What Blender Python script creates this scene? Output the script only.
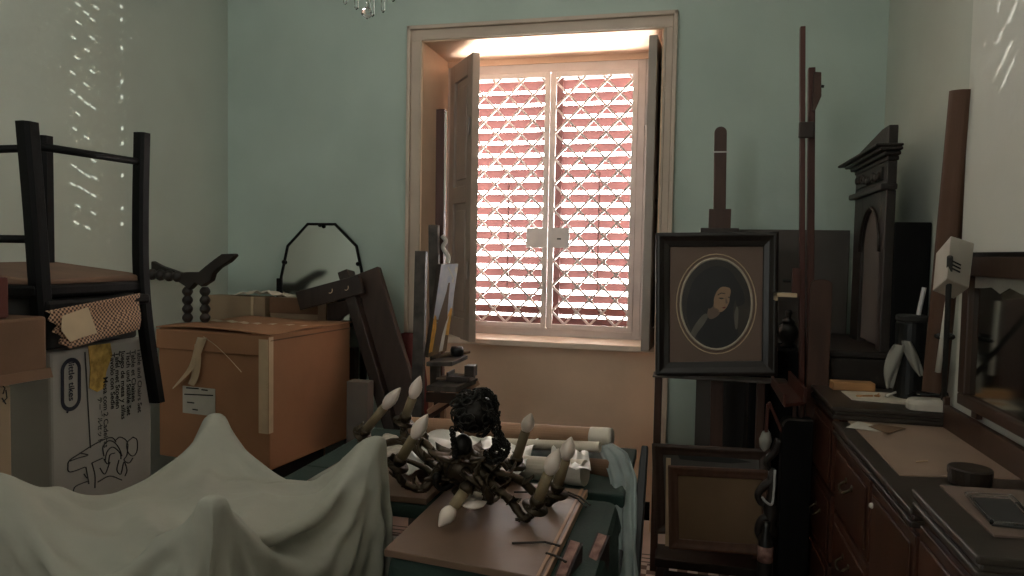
import bpy, bmesh, math, random
import numpy as np
from mathutils import Vector, Matrix
for o in list(bpy.data.objects): bpy.data.objects.remove(o)
random.seed(7)
SC = bpy.context.scene
COL = SC.collection
PI = math.pi

# ---------------------------------------------------------------- camera, world, lights, exposure
FOC, YAW, PIT, ROL, EYE = 718.6, .237149, .0485117, -.0179192, 1.5
_cy, _sy, _cp, _sp, _cr, _sr = math.cos(YAW), math.sin(YAW), math.cos(PIT), math.sin(PIT), math.cos(ROL), math.sin(ROL)
CF = Vector((-_sy*_cp, _cy*_cp, -_sp))
_r = Vector((_cy, _sy, 0)); _u = _r.cross(CF)
CR = _r*_cr - _u*_sr
CU = _u*_cr + _r*_sr
CO = Vector((0, 0, EYE))
cam_d = bpy.data.cameras.new('camera')
cam_d.sensor_width = 36; cam_d.lens = FOC/1024*36; cam_d.clip_start = .02
cam = bpy.data.objects.new('camera', cam_d); COL.objects.link(cam)
m3 = Matrix((CR, CU, -CF)).transposed()
cam.matrix_world = Matrix.Translation(CO) @ m3.to_4x4()
SC.camera = cam
SC.view_settings.view_transform = 'Standard'
SC.view_settings.look = 'None'
SC.view_settings.gamma = 1
SC.view_settings.exposure = 0
SC.view_settings.use_curve_mapping = False
try:
    SC.cycles.use_denoising = True
    SC.cycles.sample_clamp_indirect = 6
    SC.cycles.max_bounces = 10; SC.cycles.diffuse_bounces = 6
except Exception: pass
W = bpy.data.worlds.new('daylight'); SC.world = W; W.use_nodes = True
bg = W.node_tree.nodes['Background']
bg.inputs[0].default_value = (1, .96, .90, 1); bg.inputs[1].default_value = 24.0

def area(name, loc, target, sx, sy, power, col, spread=PI):
    l = bpy.data.lights.new(name, 'AREA'); l.shape = 'RECTANGLE'; l.size = sx; l.size_y = sy
    l.energy = power; l.color = col; l.spread = spread
    o = bpy.data.objects.new(name, l); COL.objects.link(o); o.location = loc
    o.rotation_euler = (Vector(target)-Vector(loc)).to_track_quat('-Z', 'Y').to_euler()
    return o
# daylight through the shuttered window in the photo (just outside its louvers); fill lamps added at two unseen windows beside and behind the viewer
area('window_daylight', (-.82, 6.0, .2), (-.82, 4.57, 1.85), 4.2, 1.8, 1200, (1, .95, .90), math.radians(120))
area('side_window_fill', (.99, .25, 2.3), (-.9, .7, 3.5), 1.15, 1.25, 19, (.98, 1, .95), math.radians(130))
area('rear_window_fill', (-1.6, -2.66, 2.3), (-1.2, -.6, 3.5), 1.1, 1.1, 32, (.98, 1, .95), math.radians(130))

# low sun for left wall streaks, plus an added second sun for the right
SUN_A, SUN_B = Vector((-3.72, 2.35, -.36)).normalized(), Vector((2.48, 4.9, -.50)).normalized()
for nm, dv, e in (('sun', SUN_A, 2.8), ('streak_sun', SUN_B, 3.2)):
    l = bpy.data.lights.new(nm, 'SUN'); l.energy = e; l.angle = .0012; l.color = (1, .98, .9)
    o = bpy.data.objects.new(nm, l); COL.objects.link(o); o.rotation_euler = dv.to_track_quat('-Z', 'Y').to_euler()
def px_ray(x, y): return CF + CR*((x-512)/FOC) - CU*((y-288)/FOC)
def PY(x, y, Y): d = px_ray(x, y); return CO + d*(Y/d.y)
def PX(x, y, X): d = px_ray(x, y); return CO + d*(X/d.x)
def PZ(x, y, Z): d = px_ray(x, y); return CO + d*((Z-EYE)/d.z)

# ---------------------------------------------------------------- materials
def lin(c):
    def f(v):
        v /= 255
        return v/12.92 if v <= .04045 else ((v+.055)/1.055)**2.4
    return tuple(f(v) for v in c)
MATS = {}
def M(name, c, rough=.6, var=.15, sc=7, bump=.0, bsc=60, metal=0, spec=.4, stretch=None, c2=None, trans=0, coat=0):
    if name in MATS: return MATS[name]
    m = bpy.data.materials.new(name); m.use_nodes = True
    nt = m.node_tree; b = nt.nodes['Principled BSDF']; L = nt.links
    tc = nt.nodes.new('ShaderNodeTexCoord'); mp = nt.nodes.new('ShaderNodeMapping')
    if stretch: mp.inputs['Scale'].default_value = stretch
    L.new(tc.outputs['Object'], mp.inputs[0])
    n = nt.nodes.new('ShaderNodeTexNoise'); n.inputs['Scale'].default_value = sc; n.inputs['Detail'].default_value = 5
    L.new(mp.outputs[0], n.inputs['Vector'])
    r = nt.nodes.new('ShaderNodeValToRGB')
    l = lin(c)
    a = tuple(max(0, v*(1-var)) for v in l); z = lin(c2) if c2 else tuple(min(1, v*(1+var)) for v in l)
    r.color_ramp.elements[0].position = .32; r.color_ramp.elements[0].color = (*a, 1)
    r.color_ramp.elements[1].position = .68; r.color_ramp.elements[1].color = (*z, 1)
    L.new(n.outputs[0], r.inputs[0]); L.new(r.outputs[0], b.inputs['Base Color'])
    b.inputs['Roughness'].default_value = rough; b.inputs['Metallic'].default_value = metal
    b.inputs['Specular IOR Level'].default_value = spec
    if coat: b.inputs['Coat Weight'].default_value = coat
    if trans: b.inputs['Transmission Weight'].default_value = trans
    if bump:
        n2 = nt.nodes.new('ShaderNodeTexNoise'); n2.inputs['Scale'].default_value = bsc; n2.inputs['Detail'].default_value = 3
        L.new(mp.outputs[0], n2.inputs['Vector'])
        bp = nt.nodes.new('ShaderNodeBump'); bp.inputs['Strength'].default_value = bump; bp.inputs['Distance'].default_value = .01
        L.new(n2.outputs[0], bp.inputs['Height']); L.new(bp.outputs[0], b.inputs['Normal'])
    MATS[name] = m
    return m
WV = (6, 6, .7)
m_teal = M('teal_plaster', (178, 193, 184), .75, .06, 2.2, .10, 30)
m_wallL = M('side_wall_plaster', (192, 199, 189), .75, .05, 2.2, .10, 30)
m_wallR = M('pale_wall_plaster', (190, 194, 184), .75, .06, 2.2, .10, 30)
m_beige = M('beige_plaster', (222, 192, 166), .8, .06, 3, .1, 30)
m_ceil = M('ceiling_white', (215, 215, 208), .8, .04)
m_cas = M('casing_paint', (198, 180, 164), .45, .07, 5, .04, 40)
m_shut = M('shutter_paint', (160, 148, 138), .4, .08, 5, .05, 40)
m_stone = M('sill_marble', (232, 214, 196), .35, .07, 9)
m_iron = M('grille_paint', (196, 188, 186), .4, .06, 10)
m_plate = M('lock_plate_metal', (190, 186, 184), .45, .08, 10, metal=.2)
m_louv = M('red_louver_paint', (90, 60, 58), .9, .12, 5, spec=.05)
m_louvd = M('louver_stile_paint', (64, 30, 28), .6, .12, 5)
m_blk = M('ebonised_wood', (9, 8, 8), .55, .25, 8, .05, 50, spec=.15, stretch=WV)
m_under = M('seat_underside_ply', (112, 84, 66), .7, .18, 6, .05, 40)
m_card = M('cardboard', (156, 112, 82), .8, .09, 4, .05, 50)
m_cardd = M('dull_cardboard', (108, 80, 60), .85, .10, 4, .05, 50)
m_cardg = M('grey_cardboard', (150, 128, 104), .85, .08, 4)
m_cardred = M('red_brown_board', (84, 40, 32), .8, .12, 4)
m_white = M('white_carton', (150, 144, 136), .7, .06, 5)
m_ink = M('navy_ink', (20, 20, 34), .7, .1)
m_inkk = M('black_ink', (26, 24, 24), .7, .1)
m_tape = M('packing_tape', (196, 172, 142), .35, .08, 12)
m_glitter = M('torn_golden_tape', (170, 138, 70), .25, .4, 40, spec=.8)
m_label = M('paper_label', (190, 184, 174), .75, .06, 20)
m_sheet = M('white_cotton', (160, 158, 146), .9, .06, 3, 1.0, 10)
m_dkwood = M('dark_walnut', (46, 34, 28), .45, .25, 6, .05, 50, stretch=WV)
m_dkwood2 = M('brown_board_wood', (62, 45, 37), .5, .2, 5, .05, 50, stretch=WV)
m_mahog = M('mahogany', (64, 36, 24), .35, .22, 5, .03, 50, stretch=WV)
m_moul = M('dark_top_wood', (54, 46, 40), .35, .15, 6, .03, 50)
m_easelw = M('easel_brown_wood', (70, 46, 36), .5, .2, 6, .05, 50, stretch=WV)
m_easeld = M('paint_splattered_wood', (46, 40, 36), .6, .3, 14, .15, 40, c2=(84, 76, 70))
m_easelr = M('reddish_easel_wood', (72, 38, 30), .45, .2, 6, .05, 50, stretch=WV)
m_glass = M('mirror_glass', (188, 190, 184), .10, 0, metal=1)
m_pane = M('clear_glass', (255, 255, 255), .02, 0, trans=1)
m_crys = M('crystal', (255, 255, 255), .03, 0, trans=1, spec=.8)
m_brass = M('aged_brass', (66, 55, 42), .42, .35, 18, .2, 50, metal=.7)
m_brassd = M('blackened_brass', (34, 30, 26), .5, .3, 20, .2, 60, metal=.5)
m_bulb = M('frosted_bulb', (228, 210, 198), .3, .03, 8, spec=.6)
m_sleeve = M('candle_sleeve', (128, 112, 86), .55, .12, 10)
m_boardtop = M('brown_hardboard', (112, 88, 72), .45, .10, 5, .03, 40)
m_green = M('dark_green_cloth', (34, 52, 46), .85, .2, 8, .2, 150)
m_roll = M('kraft_tube', (160, 124, 98), .6, .06, 7)
m_rollw = M('white_tube_end', (216, 206, 192), .55, .05, 8)
m_paper = M('rolled_paper', (206, 194, 178), .6, .07, 9, .1, 25)
m_plastic = M('white_plastic_film', (214, 210, 204), .3, .06, 9, .2, 30, spec=.6)
m_news = M('newsprint', (170, 164, 154), .8, .35, 38)
m_tulle = M('grey_tulle', (136, 146, 146), .8, .1, 12, .2, 120)
m_books = M('red_page_edges', (130, 88, 80), .7, .4, 40, c2=(158, 122, 112))
m_bookc = M('dark_book_cover', (44, 30, 28), .5, .2)
m_blackch = M('black_lacquer', (20, 20, 24), .3, .2, 6)
m_mat = M('brown_mat_board', (110, 92, 82), .85, .05, 6)
m_dkframe = M('dark_picture_frame', (30, 23, 20), .35, .2, 9, .05, 60)
m_gilt = M('oval_gilt_edge', (176, 164, 146), .45, .1, 20)
m_oil = M('oil_dark_ground', (48, 40, 34), .4, .3, 9)
m_skin = M('oil_flesh', (150, 120, 94), .5, .12, 14)
m_veil = M('oil_black_veil', (28, 26, 26), .5, .25, 9)
m_linen = M('oil_pale_collar', (92, 86, 78), .5, .15, 14)
m_canvasb = M('canvas_back', (110, 86, 64), .85, .09, 5, .12, 200)
m_stretch = M('stretcher_bar_wood', (84, 55, 40), .6, .15, 6, stretch=WV)
m_greyb = M('taupe_panel', (88, 82, 78), .8, .07, 3)
m_darkp = M('charcoal_panel', (48, 46, 44), .8, .1, 4)
m_carved = M('carved_dark_oak', (38, 31, 27), .5, .25, 12, .15, 60)
m_urn = M('dark_urn_glaze', (30, 27, 25), .3, .2, 8)
m_tubeb = M('brown_kraft_tube', (88, 62, 48), .7, .08, 6)
m_marble = M('brown_marble_slab', (150, 128, 112), .35, .10, 5, spec=.5)
m_offw = M('off_white_plastic', (196, 188, 176), .45, .05, 10)
m_blackp = M('black_plastic', (20, 20, 20), .45, .1)
m_wandw = M('white_enamel', (206, 200, 190), .4, .05)
m_clothw = M('pale_cloth', (150, 146, 138), .9, .08, 12, .2, 90)
m_blockw = M('light_wood_block', (170, 124, 82), .55, .12, 8, stretch=(1, 6, 6))
m_rail = M('brown_mirror_rail', (66, 46, 36), .4, .15, 6, stretch=WV)
m_tin = M('dark_tin', (52, 42, 36), .4, .2, 10, metal=.3)
m_brassh = M('dull_handle_brass', (66, 56, 42), .4, .2, 20, metal=.8)
m_red = M('dull_red_cloth', (108, 52, 50), .9, .2, 9, .2, 90)
m_greybox = M('grey_board_box', (106, 100, 94), .8, .07)
m_tubes = M('paint_tube_metal', (120, 96, 76), .5, .35, 30)
m_sky = M('oil_sky_blue', (176, 192, 222), .3, .2, 9, c2=(226, 222, 226), spec=.5)  # lightened to carry the gloss of window light on the canvas
m_ochre = M('oil_ochre', (236, 176, 80), .4, .3, 16)  # raised with the sky tone, same window gloss put into the colour
m_olive = M('oil_olive_brown', (112, 90, 68), .4, .3, 16)
m_whitep = M('oil_and_gloss_white', (222, 218, 210), .35, .08, 14)
m_wire = M('dark_twig_wire', (44, 36, 30), .6, .2)

def mat_floor():
    m = bpy.data.materials.new('cement_tile_floor'); m.use_nodes = True
    nt = m.node_tree; b = nt.nodes['Principled BSDF']; L = nt.links
    tc = nt.nodes.new('ShaderNodeTexCoord'); sx = nt.nodes.new('ShaderNodeSeparateXYZ'); L.new(tc.outputs['Object'], sx.inputs[0])
    def math_(op, a, bv=None, c=None):
        n = nt.nodes.new('ShaderNodeMath'); n.operation = op
        for i, v in enumerate((a, bv, c)):
            if v is None: continue
            if isinstance(v, (int, float)): n.inputs[i].default_value = v
            else: L.new(v, n.inputs[i])
        return n.outputs[0]
    def mix(f, a, c):
        n = nt.nodes.new('ShaderNodeMix'); n.data_type = 'RGBA'
        L.new(f, n.inputs[0])
        for i, v in ((6, a), (7, c)):
            if isinstance(v, tuple): n.inputs[i].default_value = (*lin(v), 1)
            else: L.new(v, n.inputs[i])
        return n.outputs[2]
    X, Y = sx.outputs[0], sx.outputs[1]
    ch = nt.nodes.new('ShaderNodeTexChecker'); L.new(tc.outputs['Object'], ch.inputs[0]); ch.inputs['Scale'].default_value = 21
    ch.inputs[1].default_value = (*lin((206, 192, 182)), 1); ch.inputs[2].default_value = (*lin((96, 62, 52)), 1)
    pk = nt.nodes.new('ShaderNodeTexNoise'); pk.inputs['Scale'].default_value = 6; L.new(tc.outputs['Object'], pk.inputs['Vector'])
    pink = mix(pk.outputs[0], (196, 168, 156), (220, 196, 184))
    line = math_('LESS_THAN', math_('MODULO', Y, .045), .013)
    stripes = mix(line, pink, (70, 54, 48))
    base = mix(math_('GREATER_THAN', Y, 3.50), ch.outputs[0], stripes)
    out = mix(math_('GREATER_THAN', Y, 3.63), base, pink)
    L.new(out, b.inputs['Base Color']); b.inputs['Roughness'].default_value = .35
    return m

def mat_cane():
    m = bpy.data.materials.new('woven_cane'); m.use_nodes = True
    nt = m.node_tree; b = nt.nodes['Principled BSDF']; L = nt.links
    tc = nt.nodes.new('ShaderNodeTexCoord'); ck = nt.nodes.new('ShaderNodeTexChecker')
    L.new(tc.outputs['Object'], ck.inputs[0]); ck.inputs['Scale'].default_value = 150
    ck.inputs[1].default_value = (*lin((190, 150, 120)), 1); ck.inputs[2].default_value = (*lin((70, 48, 38)), 1)
    L.new(ck.outputs[0], b.inputs['Base Color']); b.inputs['Roughness'].default_value = .7
    return m

# ---------------------------------------------------------------- mesh builder
class MB:
    def __init__(s): s.bm = bmesh.new(); s.mats = []; s.cur = 0
    def use(s, m):
        if m not in s.mats: s.mats.append(m)
        s.cur = s.mats.index(m); return s
    def face(s, vs):
        try: f = s.bm.faces.new(vs); f.material_index = s.cur; return f
        except ValueError: return None
    def v(s, p): return s.bm.verts.new(p)
    def hexa(s, p):        # 8 points: bottom ring 0-3, top ring 4-7
        v = [s.v(q) for q in p]
        for f in ((3, 2, 1, 0), (4, 5, 6, 7), (0, 1, 5, 4), (1, 2, 6, 5), (2, 3, 7, 6), (3, 0, 4, 7)): s.face([v[i] for i in f])
        return s
    def box(s, a, b):
        x0, x1 = sorted((a[0], b[0])); y0, y1 = sorted((a[1], b[1])); z0, z1 = sorted((a[2], b[2]))
        return s.hexa([(x0, y0, z0), (x1, y0, z0), (x1, y1, z0), (x0, y1, z0), (x0, y0, z1), (x1, y0, z1), (x1, y1, z1), (x0, y1, z1)])
    def beam(s, p, q, w, d, side=(1, 0, 0), w2=None, d2=None):
        p, q = Vector(p), Vector(q); t = (q-p).normalized()
        a = Vector(side); a = (a - t*a.dot(t)).normalized(); b = t.cross(a)
        w2 = w if w2 is None else w2; d2 = d if d2 is None else d2
        r = lambda c, ww, dd: [c-a*ww/2-b*dd/2, c+a*ww/2-b*dd/2, c+a*ww/2+b*dd/2, c-a*ww/2+b*dd/2]
        return s.hexa(r(p, w, d)+r(q, w2, d2))
    def prism(s, pts, ext):
        pts = [Vector(p) for p in pts]; e = Vector(ext)
        a = [s.v(p) for p in pts]; b = [s.v(p+e) for p in pts]
        s.face(a[::-1]); s.face(b); n = len(a)
        for i in range(n): s.face([a[i], a[(i+1) % n], b[(i+1) % n], b[i]])
        return s
    def tube(s, pts, r, n=8, closed=False):
        pts = [Vector(p) for p in pts]; k = len(pts)
        rs = r if isinstance(r, (list, tuple)) else [r]*k
        up = None; rings = []
        for i, p in enumerate(pts):
            if closed: t = pts[(i+1) % k]-pts[i-1]
            else: t = pts[min(i+1, k-1)]-pts[max(i-1, 0)]
            if t.length < 1e-9: t = Vector((0, 0, 1))
            t.normalize()
            if up is None: up = t.orthogonal().normalized()
            else:
                up = up - t*up.dot(t)
                up = up.normalized() if up.length > 1e-6 else t.orthogonal().normalized()
            w = t.cross(up)
            rings.append([s.v(p+(up*math.cos(2*PI*j/n)+w*math.sin(2*PI*j/n))*rs[i]) for j in range(n)])
        for i in range(k if closed else k-1):
            A, Bq = rings[i], rings[(i+1) % k]
            for j in range(n): s.face([A[j], A[(j+1) % n], Bq[(j+1) % n], Bq[j]])
        if not closed: s.face(rings[0][::-1]); s.face(rings[-1])
        return s
    def lathe(s, prof, org, axis=(0, 0, 1), n=16):
        o = Vector(org); t = Vector(axis).normalized()
        return s.tube([o+t*z for r, z in prof], [max(r, 1e-4) for r, z in prof], n)
    def sphere(s, c, r, sc=(1, 1, 1), u=14, v=9):
        mtx = Matrix.Translation(Vector(c)) @ Matrix.Diagonal((r*sc[0], r*sc[1], r*sc[2], 1))
        g = bmesh.ops.create_uvsphere(s.bm, u_segments=u, v_segments=v, radius=1, matrix=mtx)
        for vv in g['verts']:
            for f in vv.link_faces: f.material_index = s.cur
        return s
    def grid(s, fn, nu, nv, thick=0):
        V = [[s.v(fn(i/(nu-1), j/(nv-1))) for j in range(nv)] for i in range(nu)]
        for i in range(nu-1):
            for j in range(nv-1): s.face([V[i][j], V[i+1][j], V[i+1][j+1], V[i][j+1]])
        return s
    def build(s, name, mat=None, parent=None, smooth=False, bev=0, solid=0, subsurf=0):
        bmesh.ops.recalc_face_normals(s.bm, faces=s.bm.faces)
        vs = [v.co for v in s.bm.verts]
        if parent is not None: org = Vector(absloc(parent))
        else:
            x = sum(v.x for v in vs)/len(vs); y = sum(v.y for v in vs)/len(vs); z = min(v.z for v in vs)
            org = Vector((x, y, z))
        bmesh.ops.translate(s.bm, verts=s.bm.verts, vec=-org)
        me = bpy.data.meshes.new(name); s.bm.to_mesh(me); s.bm.free()
        if mat is not None and not s.mats: s.mats = [mat]
        for m in s.mats: me.materials.append(m)
        if smooth:
            for p in me.polygons: p.use_smooth = True
        o = bpy.data.objects.new(name, me); COL.objects.link(o)
        if parent is not None: o.parent = parent
        else: o.location = org
        if bev:
            md = o.modifiers.new('bevel', 'BEVEL'); md.width = bev; md.segments = 2; md.limit_method = 'ANGLE'
        if solid:
            md = o.modifiers.new('solid', 'SOLIDIFY'); md.thickness = solid; md.offset = 0
        if subsurf:
            md = o.modifiers.new('sub', 'SUBSURF'); md.levels = subsurf; md.render_levels = subsurf
        return o
def absloc(o):
    p = Vector(o.location)
    while o.parent: o = o.parent; p += Vector(o.location)
    return p
def tag(o, label, cat, group=None):
    o['label'] = label; o['category'] = cat
    if group: o['group'] = group
    return o
def thing(name, label, cat, loc, group=None):
    o = bpy.data.objects.new(name, None); o.empty_display_size = .1; COL.objects.link(o); o.location = loc
    return tag(o, label, cat, group)
def struct(o): o['kind'] = 'structure'; return o
def part(o, label): o['label'] = label; return o
def bez(p0, p1, p2, p3, n=12):
    p0, p1, p2, p3 = map(Vector, (p0, p1, p2, p3)); out = []
    for i in range(n+1):
        t = i/n; u = 1-t
        out.append(p0*u**3+p1*3*u*u*t+p2*3*u*t*t+p3*t**3)
    return out
def crom(pts, n=6, closed=False):
    pts = [Vector(p) for p in pts]; k = len(pts); out = []
    rng = range(k) if closed else range(k-1)
    for i in rng:
        a = pts[i-1] if (closed or i > 0) else pts[i]*2-pts[i+1]
        b, c = pts[i], pts[(i+1) % k]
        d = pts[(i+2) % k] if (closed or i+2 < k) else c*2-b
        for j in range(n):
            t = j/n
            out.append(.5*((2*b)+(c-a)*t+(2*a-5*b+4*c-d)*t*t+(3*b-a-3*c+d)*t**3))
    if not closed: out.append(pts[-1])
    return out
def text(name, s, org, ux, uy, size, mat, parent, off=.0006):
    cu = bpy.data.curves.new(name, 'FONT'); cu.body = s; cu.size = 1; cu.offset = .02
    t = bpy.data.objects.new(name+'_src', cu); COL.objects.link(t)
    bpy.context.view_layer.update()
    me = bpy.data.meshes.new_from_object(t.evaluated_get(bpy.context.evaluated_depsgraph_get()))
    bpy.data.objects.remove(t)
    ux, uy = Vector(ux).normalized(), Vector(uy).normalized(); n = ux.cross(uy)
    o0 = Vector(org)+n*off-absloc(parent)
    for v in me.vertices: v.co = o0+ux*v.co.x*size+uy*v.co.y*size
    me.materials.clear(); me.materials.append(mat)
    o = bpy.data.objects.new(name, me); COL.objects.link(o); o.parent = parent
    return o

# ---------------------------------------------------------------- room shell
XL, XR, YB, YF, ZC, PIERX = -2.77, .935, 3.93, -2.6, 3.5, .875
NL, NR, NT = -1.498, -.147, 2.697            # niche opening
o = struct(MB().box((XL-.2, YF-.2, -.1), (XR+.2, YB+.8, 0)).build('floor', mat_floor()))
o.data.transform(Matrix.Translation(o.location)); o.location = (0, 0, 0)
struct(MB().box((XL-.2, YF-.2, ZC), (XR+.2, YB, ZC+.1)).build('ceiling', m_ceil))
struct(MB().box((XL-.15, YF, 0), (XL, YB, ZC)).build('wall_left', m_wallL))
b = MB().box((XR, 2.64, 0), (XR+.15, YB, ZC)).box((XR, 1.1, 0), (XR+.15, 2.64, ZC)).box((PIERX, YF, 0), (XR+.15, -.55, ZC)).box((PIERX, -.55, 0), (XR+.15, 1.1, 1.6)).box((PIERX, -.55, 3.1), (XR+.15, 1.1, ZC))
struct(b.build('wall_right', m_wallR))
struct(MB().box((PIERX, 1.1, 0), (XR, 2.64, ZC)).build('trim_5', M('pier_lit_plaster', (214, 214, 206), .75, .05, 2.2, .1, 30)))  # pier coloured paler to stand in for shade on the recess beside it
b = MB().use(m_teal)
b.box((XL-.15, YB, 0), (NL, YB+.75, ZC)).box((NR, YB, 0), (XR+.15, YB+.75, ZC)).box((NL, YB, NT), (NR, YB+.75, ZC))
struct(b.build('wall_back'))
b = MB().box((XL-.15, YF-.12, 0), (-2.2, YF, ZC)).box((-1.0, YF-.12, 0), (XR+.15, YF, ZC)).box((-2.2, YF-.12, 0), (-1.0, YF, 1.7)).box((-2.2, YF-.12, 2.9), (-1.0, YF, ZC))
struct(b.build('wall_front', m_wallL))
w3 = struct(bpy.data.objects.new('window_3', None)); COL.objects.link(w3); w3.location = (-1.6, YF-.05, 1.7)
b = MB()
for x in (-2.2, -1.62, -1.04): b.box((x, YF-.06, 1.7), (x+.04, YF-.02, 2.9))
for z in (1.7, 2.86): b.box((-2.2, YF-.06, z), (-1.0, YF-.02, z+.04))
b.build('window_frame', m_cas, w3)
# side window (beside the viewer, outside the picture)
w2 = struct(bpy.data.objects.new('window_2', None)); COL.objects.link(w2); w2.location = (.93, .1, 1.6)
b = MB()
for y in (-.55, -.1, 1.06): b.box((.90, y, 1.6), (.95, y+.04, 3.1))
for z in (1.6, 3.06): b.box((.90, -.55, z), (.95, 1.1, z+.04))
b.build('window_frame', m_cas, w2)
def cut_mask(parent, outer, quads):  # unseen slit panel added outside a window, shaped to throw the wall streaks
    bm = bmesh.new(); eds = []
    for loop in [outer]+quads:
        vs = [bm.verts.new(p) for p in loop]
        eds += [bm.edges.new((vs[i], vs[(i+1) % len(vs)])) for i in range(len(vs))]
    bmesh.ops.triangle_fill(bm, use_beauty=True, use_dissolve=False, edges=eds)
    b = MB(); b.bm.free(); b.bm = bm
    return b.build('streak_mask', m_shut, parent)
HXB = 1.062; qs = []
def dash(x, y, dx, dy, w):
    l = math.hypot(dx, dy); nx, ny = -dy/l*w/2, dx/l*w/2
    return [(x-dx/2+nx, y-dy/2+ny), (x+dx/2+nx, y+dy/2+ny), (x+dx/2-nx, y+dy/2-ny), (x-dx/2-nx, y-dy/2-ny)]
dl = [dash(x/2.305, y/2.305, 5.2, 3.6, 2.0) for x, y in ((180, 10), (222, 17), (198, 30), (213, 45), (180, 52), (170, 87), (213, 88), (200, 115), (177, 133), (213, 165), (168, 168), (198, 195), (168, 210), (185, 225), (200, 238), (215, 248), (180, 262), (172, 297), (200, 317), (215, 370), (170, 382), (187, 395), (202, 405), (218, 410), (168, 425), (185, 432), (200, 441), (215, 450), (180, 475), (215, 491), (175, 513), (202, 525))]
dl += [dash(x/2.305, y/2.305, 0.1, 4.0, 2.8) for x, y in ((280, 15), (280, 45), (281, 111), (281, 188), (281, 224), (282, 296), (282, 331), (282, 404), (282, 480), (281, 516))]
for q in dl:
    r = []
    for x, y in q:
        T = PX(x, y, XL); r.append(T-SUN_A*((T.x-HXB)/SUN_A.x))
    qs.append(r)
cut_mask(w2, [(HXB, -1.6, 1.3), (HXB, 1.6, 1.3), (HXB, 1.6, 3.6), (HXB, -1.6, 3.6)], qs)
HYB = -2.80; qs = []
for x0, y0, x1, y1, w in ((265, 2, 255, 55, 9), (345, 0, 300, 105, 13), (372, 40, 350, 110, 10), (275, 140, 250, 195, 9), (320, 180, 262, 305, 12), (262, 305, 246, 338, 6), (345, 228, 270, 392, 10), (332, 450, 308, 500, 6)):
    r = []
    for x, y in dash((x0+x1)/2/4.43+940, (y0+y1)/2/4.43, (x1-x0)/4.43, (y1-y0)/4.43, w/4.43):
        T = PX(x, y, PIERX); r.append(T-SUN_B*((T.y-HYB)/SUN_B.y))
    qs.append(r)
cut_mask(w3, [(-2.9, HYB, 1.4), (-.5, HYB, 1.4), (-.5, HYB, 3.6), (-2.9, HYB, 3.6)], qs)
# niche lining: reveals, soffit, parapet
GY = 4.37
b = MB().box((NL-.001, YB-.021, 0), (NL+.008, YB+.7, NT)).box((NR-.008, YB-.021, 0), (NR+.001, YB+.7, NT)).box((NL, YB-.021, NT-.008), (NR, YB+.7, NT+.001))
b.box((NL+.008, GY-.03, 2.655), (NR-.008, GY+.06, NT-.008))
struct(b.build('trim_2', m_beige))
struct(MB().box((NL+.008, 4.10, 0), (NR-.008, 4.62, .955)).build('trim_3', m_beige))
struct(MB().box((NL+.008, 4.06, .957), (NR-.008, 4.64, .992)).build('trim_4', m_stone, bev=.006))
struct(MB().box((NL+.01, 4.082, 0), (NR-.01, 4.10, .10)).build('baseboard_back', m_blk))
# casing
cx0, cx1, cz = -1.583, -.078, 2.781
b = MB()
def casing_side(x_out, x_in, sgn):
    # stepped profile swept up the jamb
    b.box((x_in, YB-.022, 0), (x_out-sgn*.022, YB+.02, NT+.0))
    b.box((x_out-sgn*.022, YB-.04, 0), (x_out, YB+.02, cz))
    b.box((x_in, YB-.03, 0), (x_in-sgn*-.012, YB+.02, NT))
casing_side(cx0, NL, -1); casing_side(cx1, NR, 1)
b.box((cx0+.022, YB-.022, NT), (cx1-.022, YB+.02, cz-.022)).box((cx0, YB-.04, cz-.022), (cx1, YB+.02, cz)).box((NL, YB-.03, NT), (NR, YB+.02, NT+.012))
struct(b.build('trim_1', m_cas, bev=.004))
# left/right wall skirting behind the stacked things is hidden
# window 1
w1 = struct(bpy.data.objects.new('window_1', None)); COL.objects.link(w1); w1.location = (-.83, GY, .992)
GL, GR, GM = -1.40, -.262, -.829
b = MB()
b.box((GL, GY-.023, .993), (GL+.048, GY+.031, 2.654)).box((GR-.046, GY-.023, .993), (GR, GY+.031, 2.654)).box((GL, GY-.02, 2.603), (GR, GY+.03, 2.657)).box((GL, GY-.02, .992), (GR, GY+.03, 1.035))
b.box((NL+.008, GY-.015, .992), (GL+.01, GY+.025, 2.656)).box((GR-.01, GY-.015, .992), (NR-.008, GY+.025, 2.656))
b.build('window_frame', m_iron, w1, bev=.003)
def grille(x0, x1, z0, z1):
    b = MB(); y0, y1 = GY-.035, GY-.01; t = .032
    b.box((x0, y0, z0), (x0+t, y1, z1)).box((x1-t, y0, z0), (x1, y1, z1)).box((x0+t, y0, z0), (x1-t, y1, z0+t)).box((x0+t, y0, z1-t), (x1-t, y1, z1))
    fr = b.build('grille_leaf', m_iron, w1, bev=.002)
    X0, X1, Z0, Z1 = x0+t, x1-t, z0+t, z1-t
    b = MB(); p = .155; p_w = .0125
    for sgn, dy in ((1, -.004), (-1, .004)):
        k0 = -30
        for k in range(-30, 60):
            # line: z = zc + sgn*(x - xm)
            xm = (X0+X1)/2; zc = Z0 + k*p
            xs = []
            pa = max(X0, xm+min((Z0-zc)*sgn, (Z1-zc)*sgn)); pb = min(X1, xm+max((Z0-zc)*sgn, (Z1-zc)*sgn))
            if pb-pa < .01: continue
            b.beam((pa, GY-.022+dy, zc+sgn*(pa-xm)), (pb, GY-.022+dy, zc+sgn*(pb-xm)), p_w, p_w, side=(0, 1, 0))
    b.build('lattice', m_iron, fr)
    return fr
gL = grille(GL+.047, GM-.003, 1.037, 2.600)
gR = grille(GM+.003, GR-.042, 1.037, 2.600)
a, c = PY(528, 228, GY), PY(546.5, 248, GY); MB().box((a.x, GY-.045, c.z), (GM-.004, GY-.036, a.z)).build('lock_plate', m_plate, gL, bev=.002)
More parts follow.
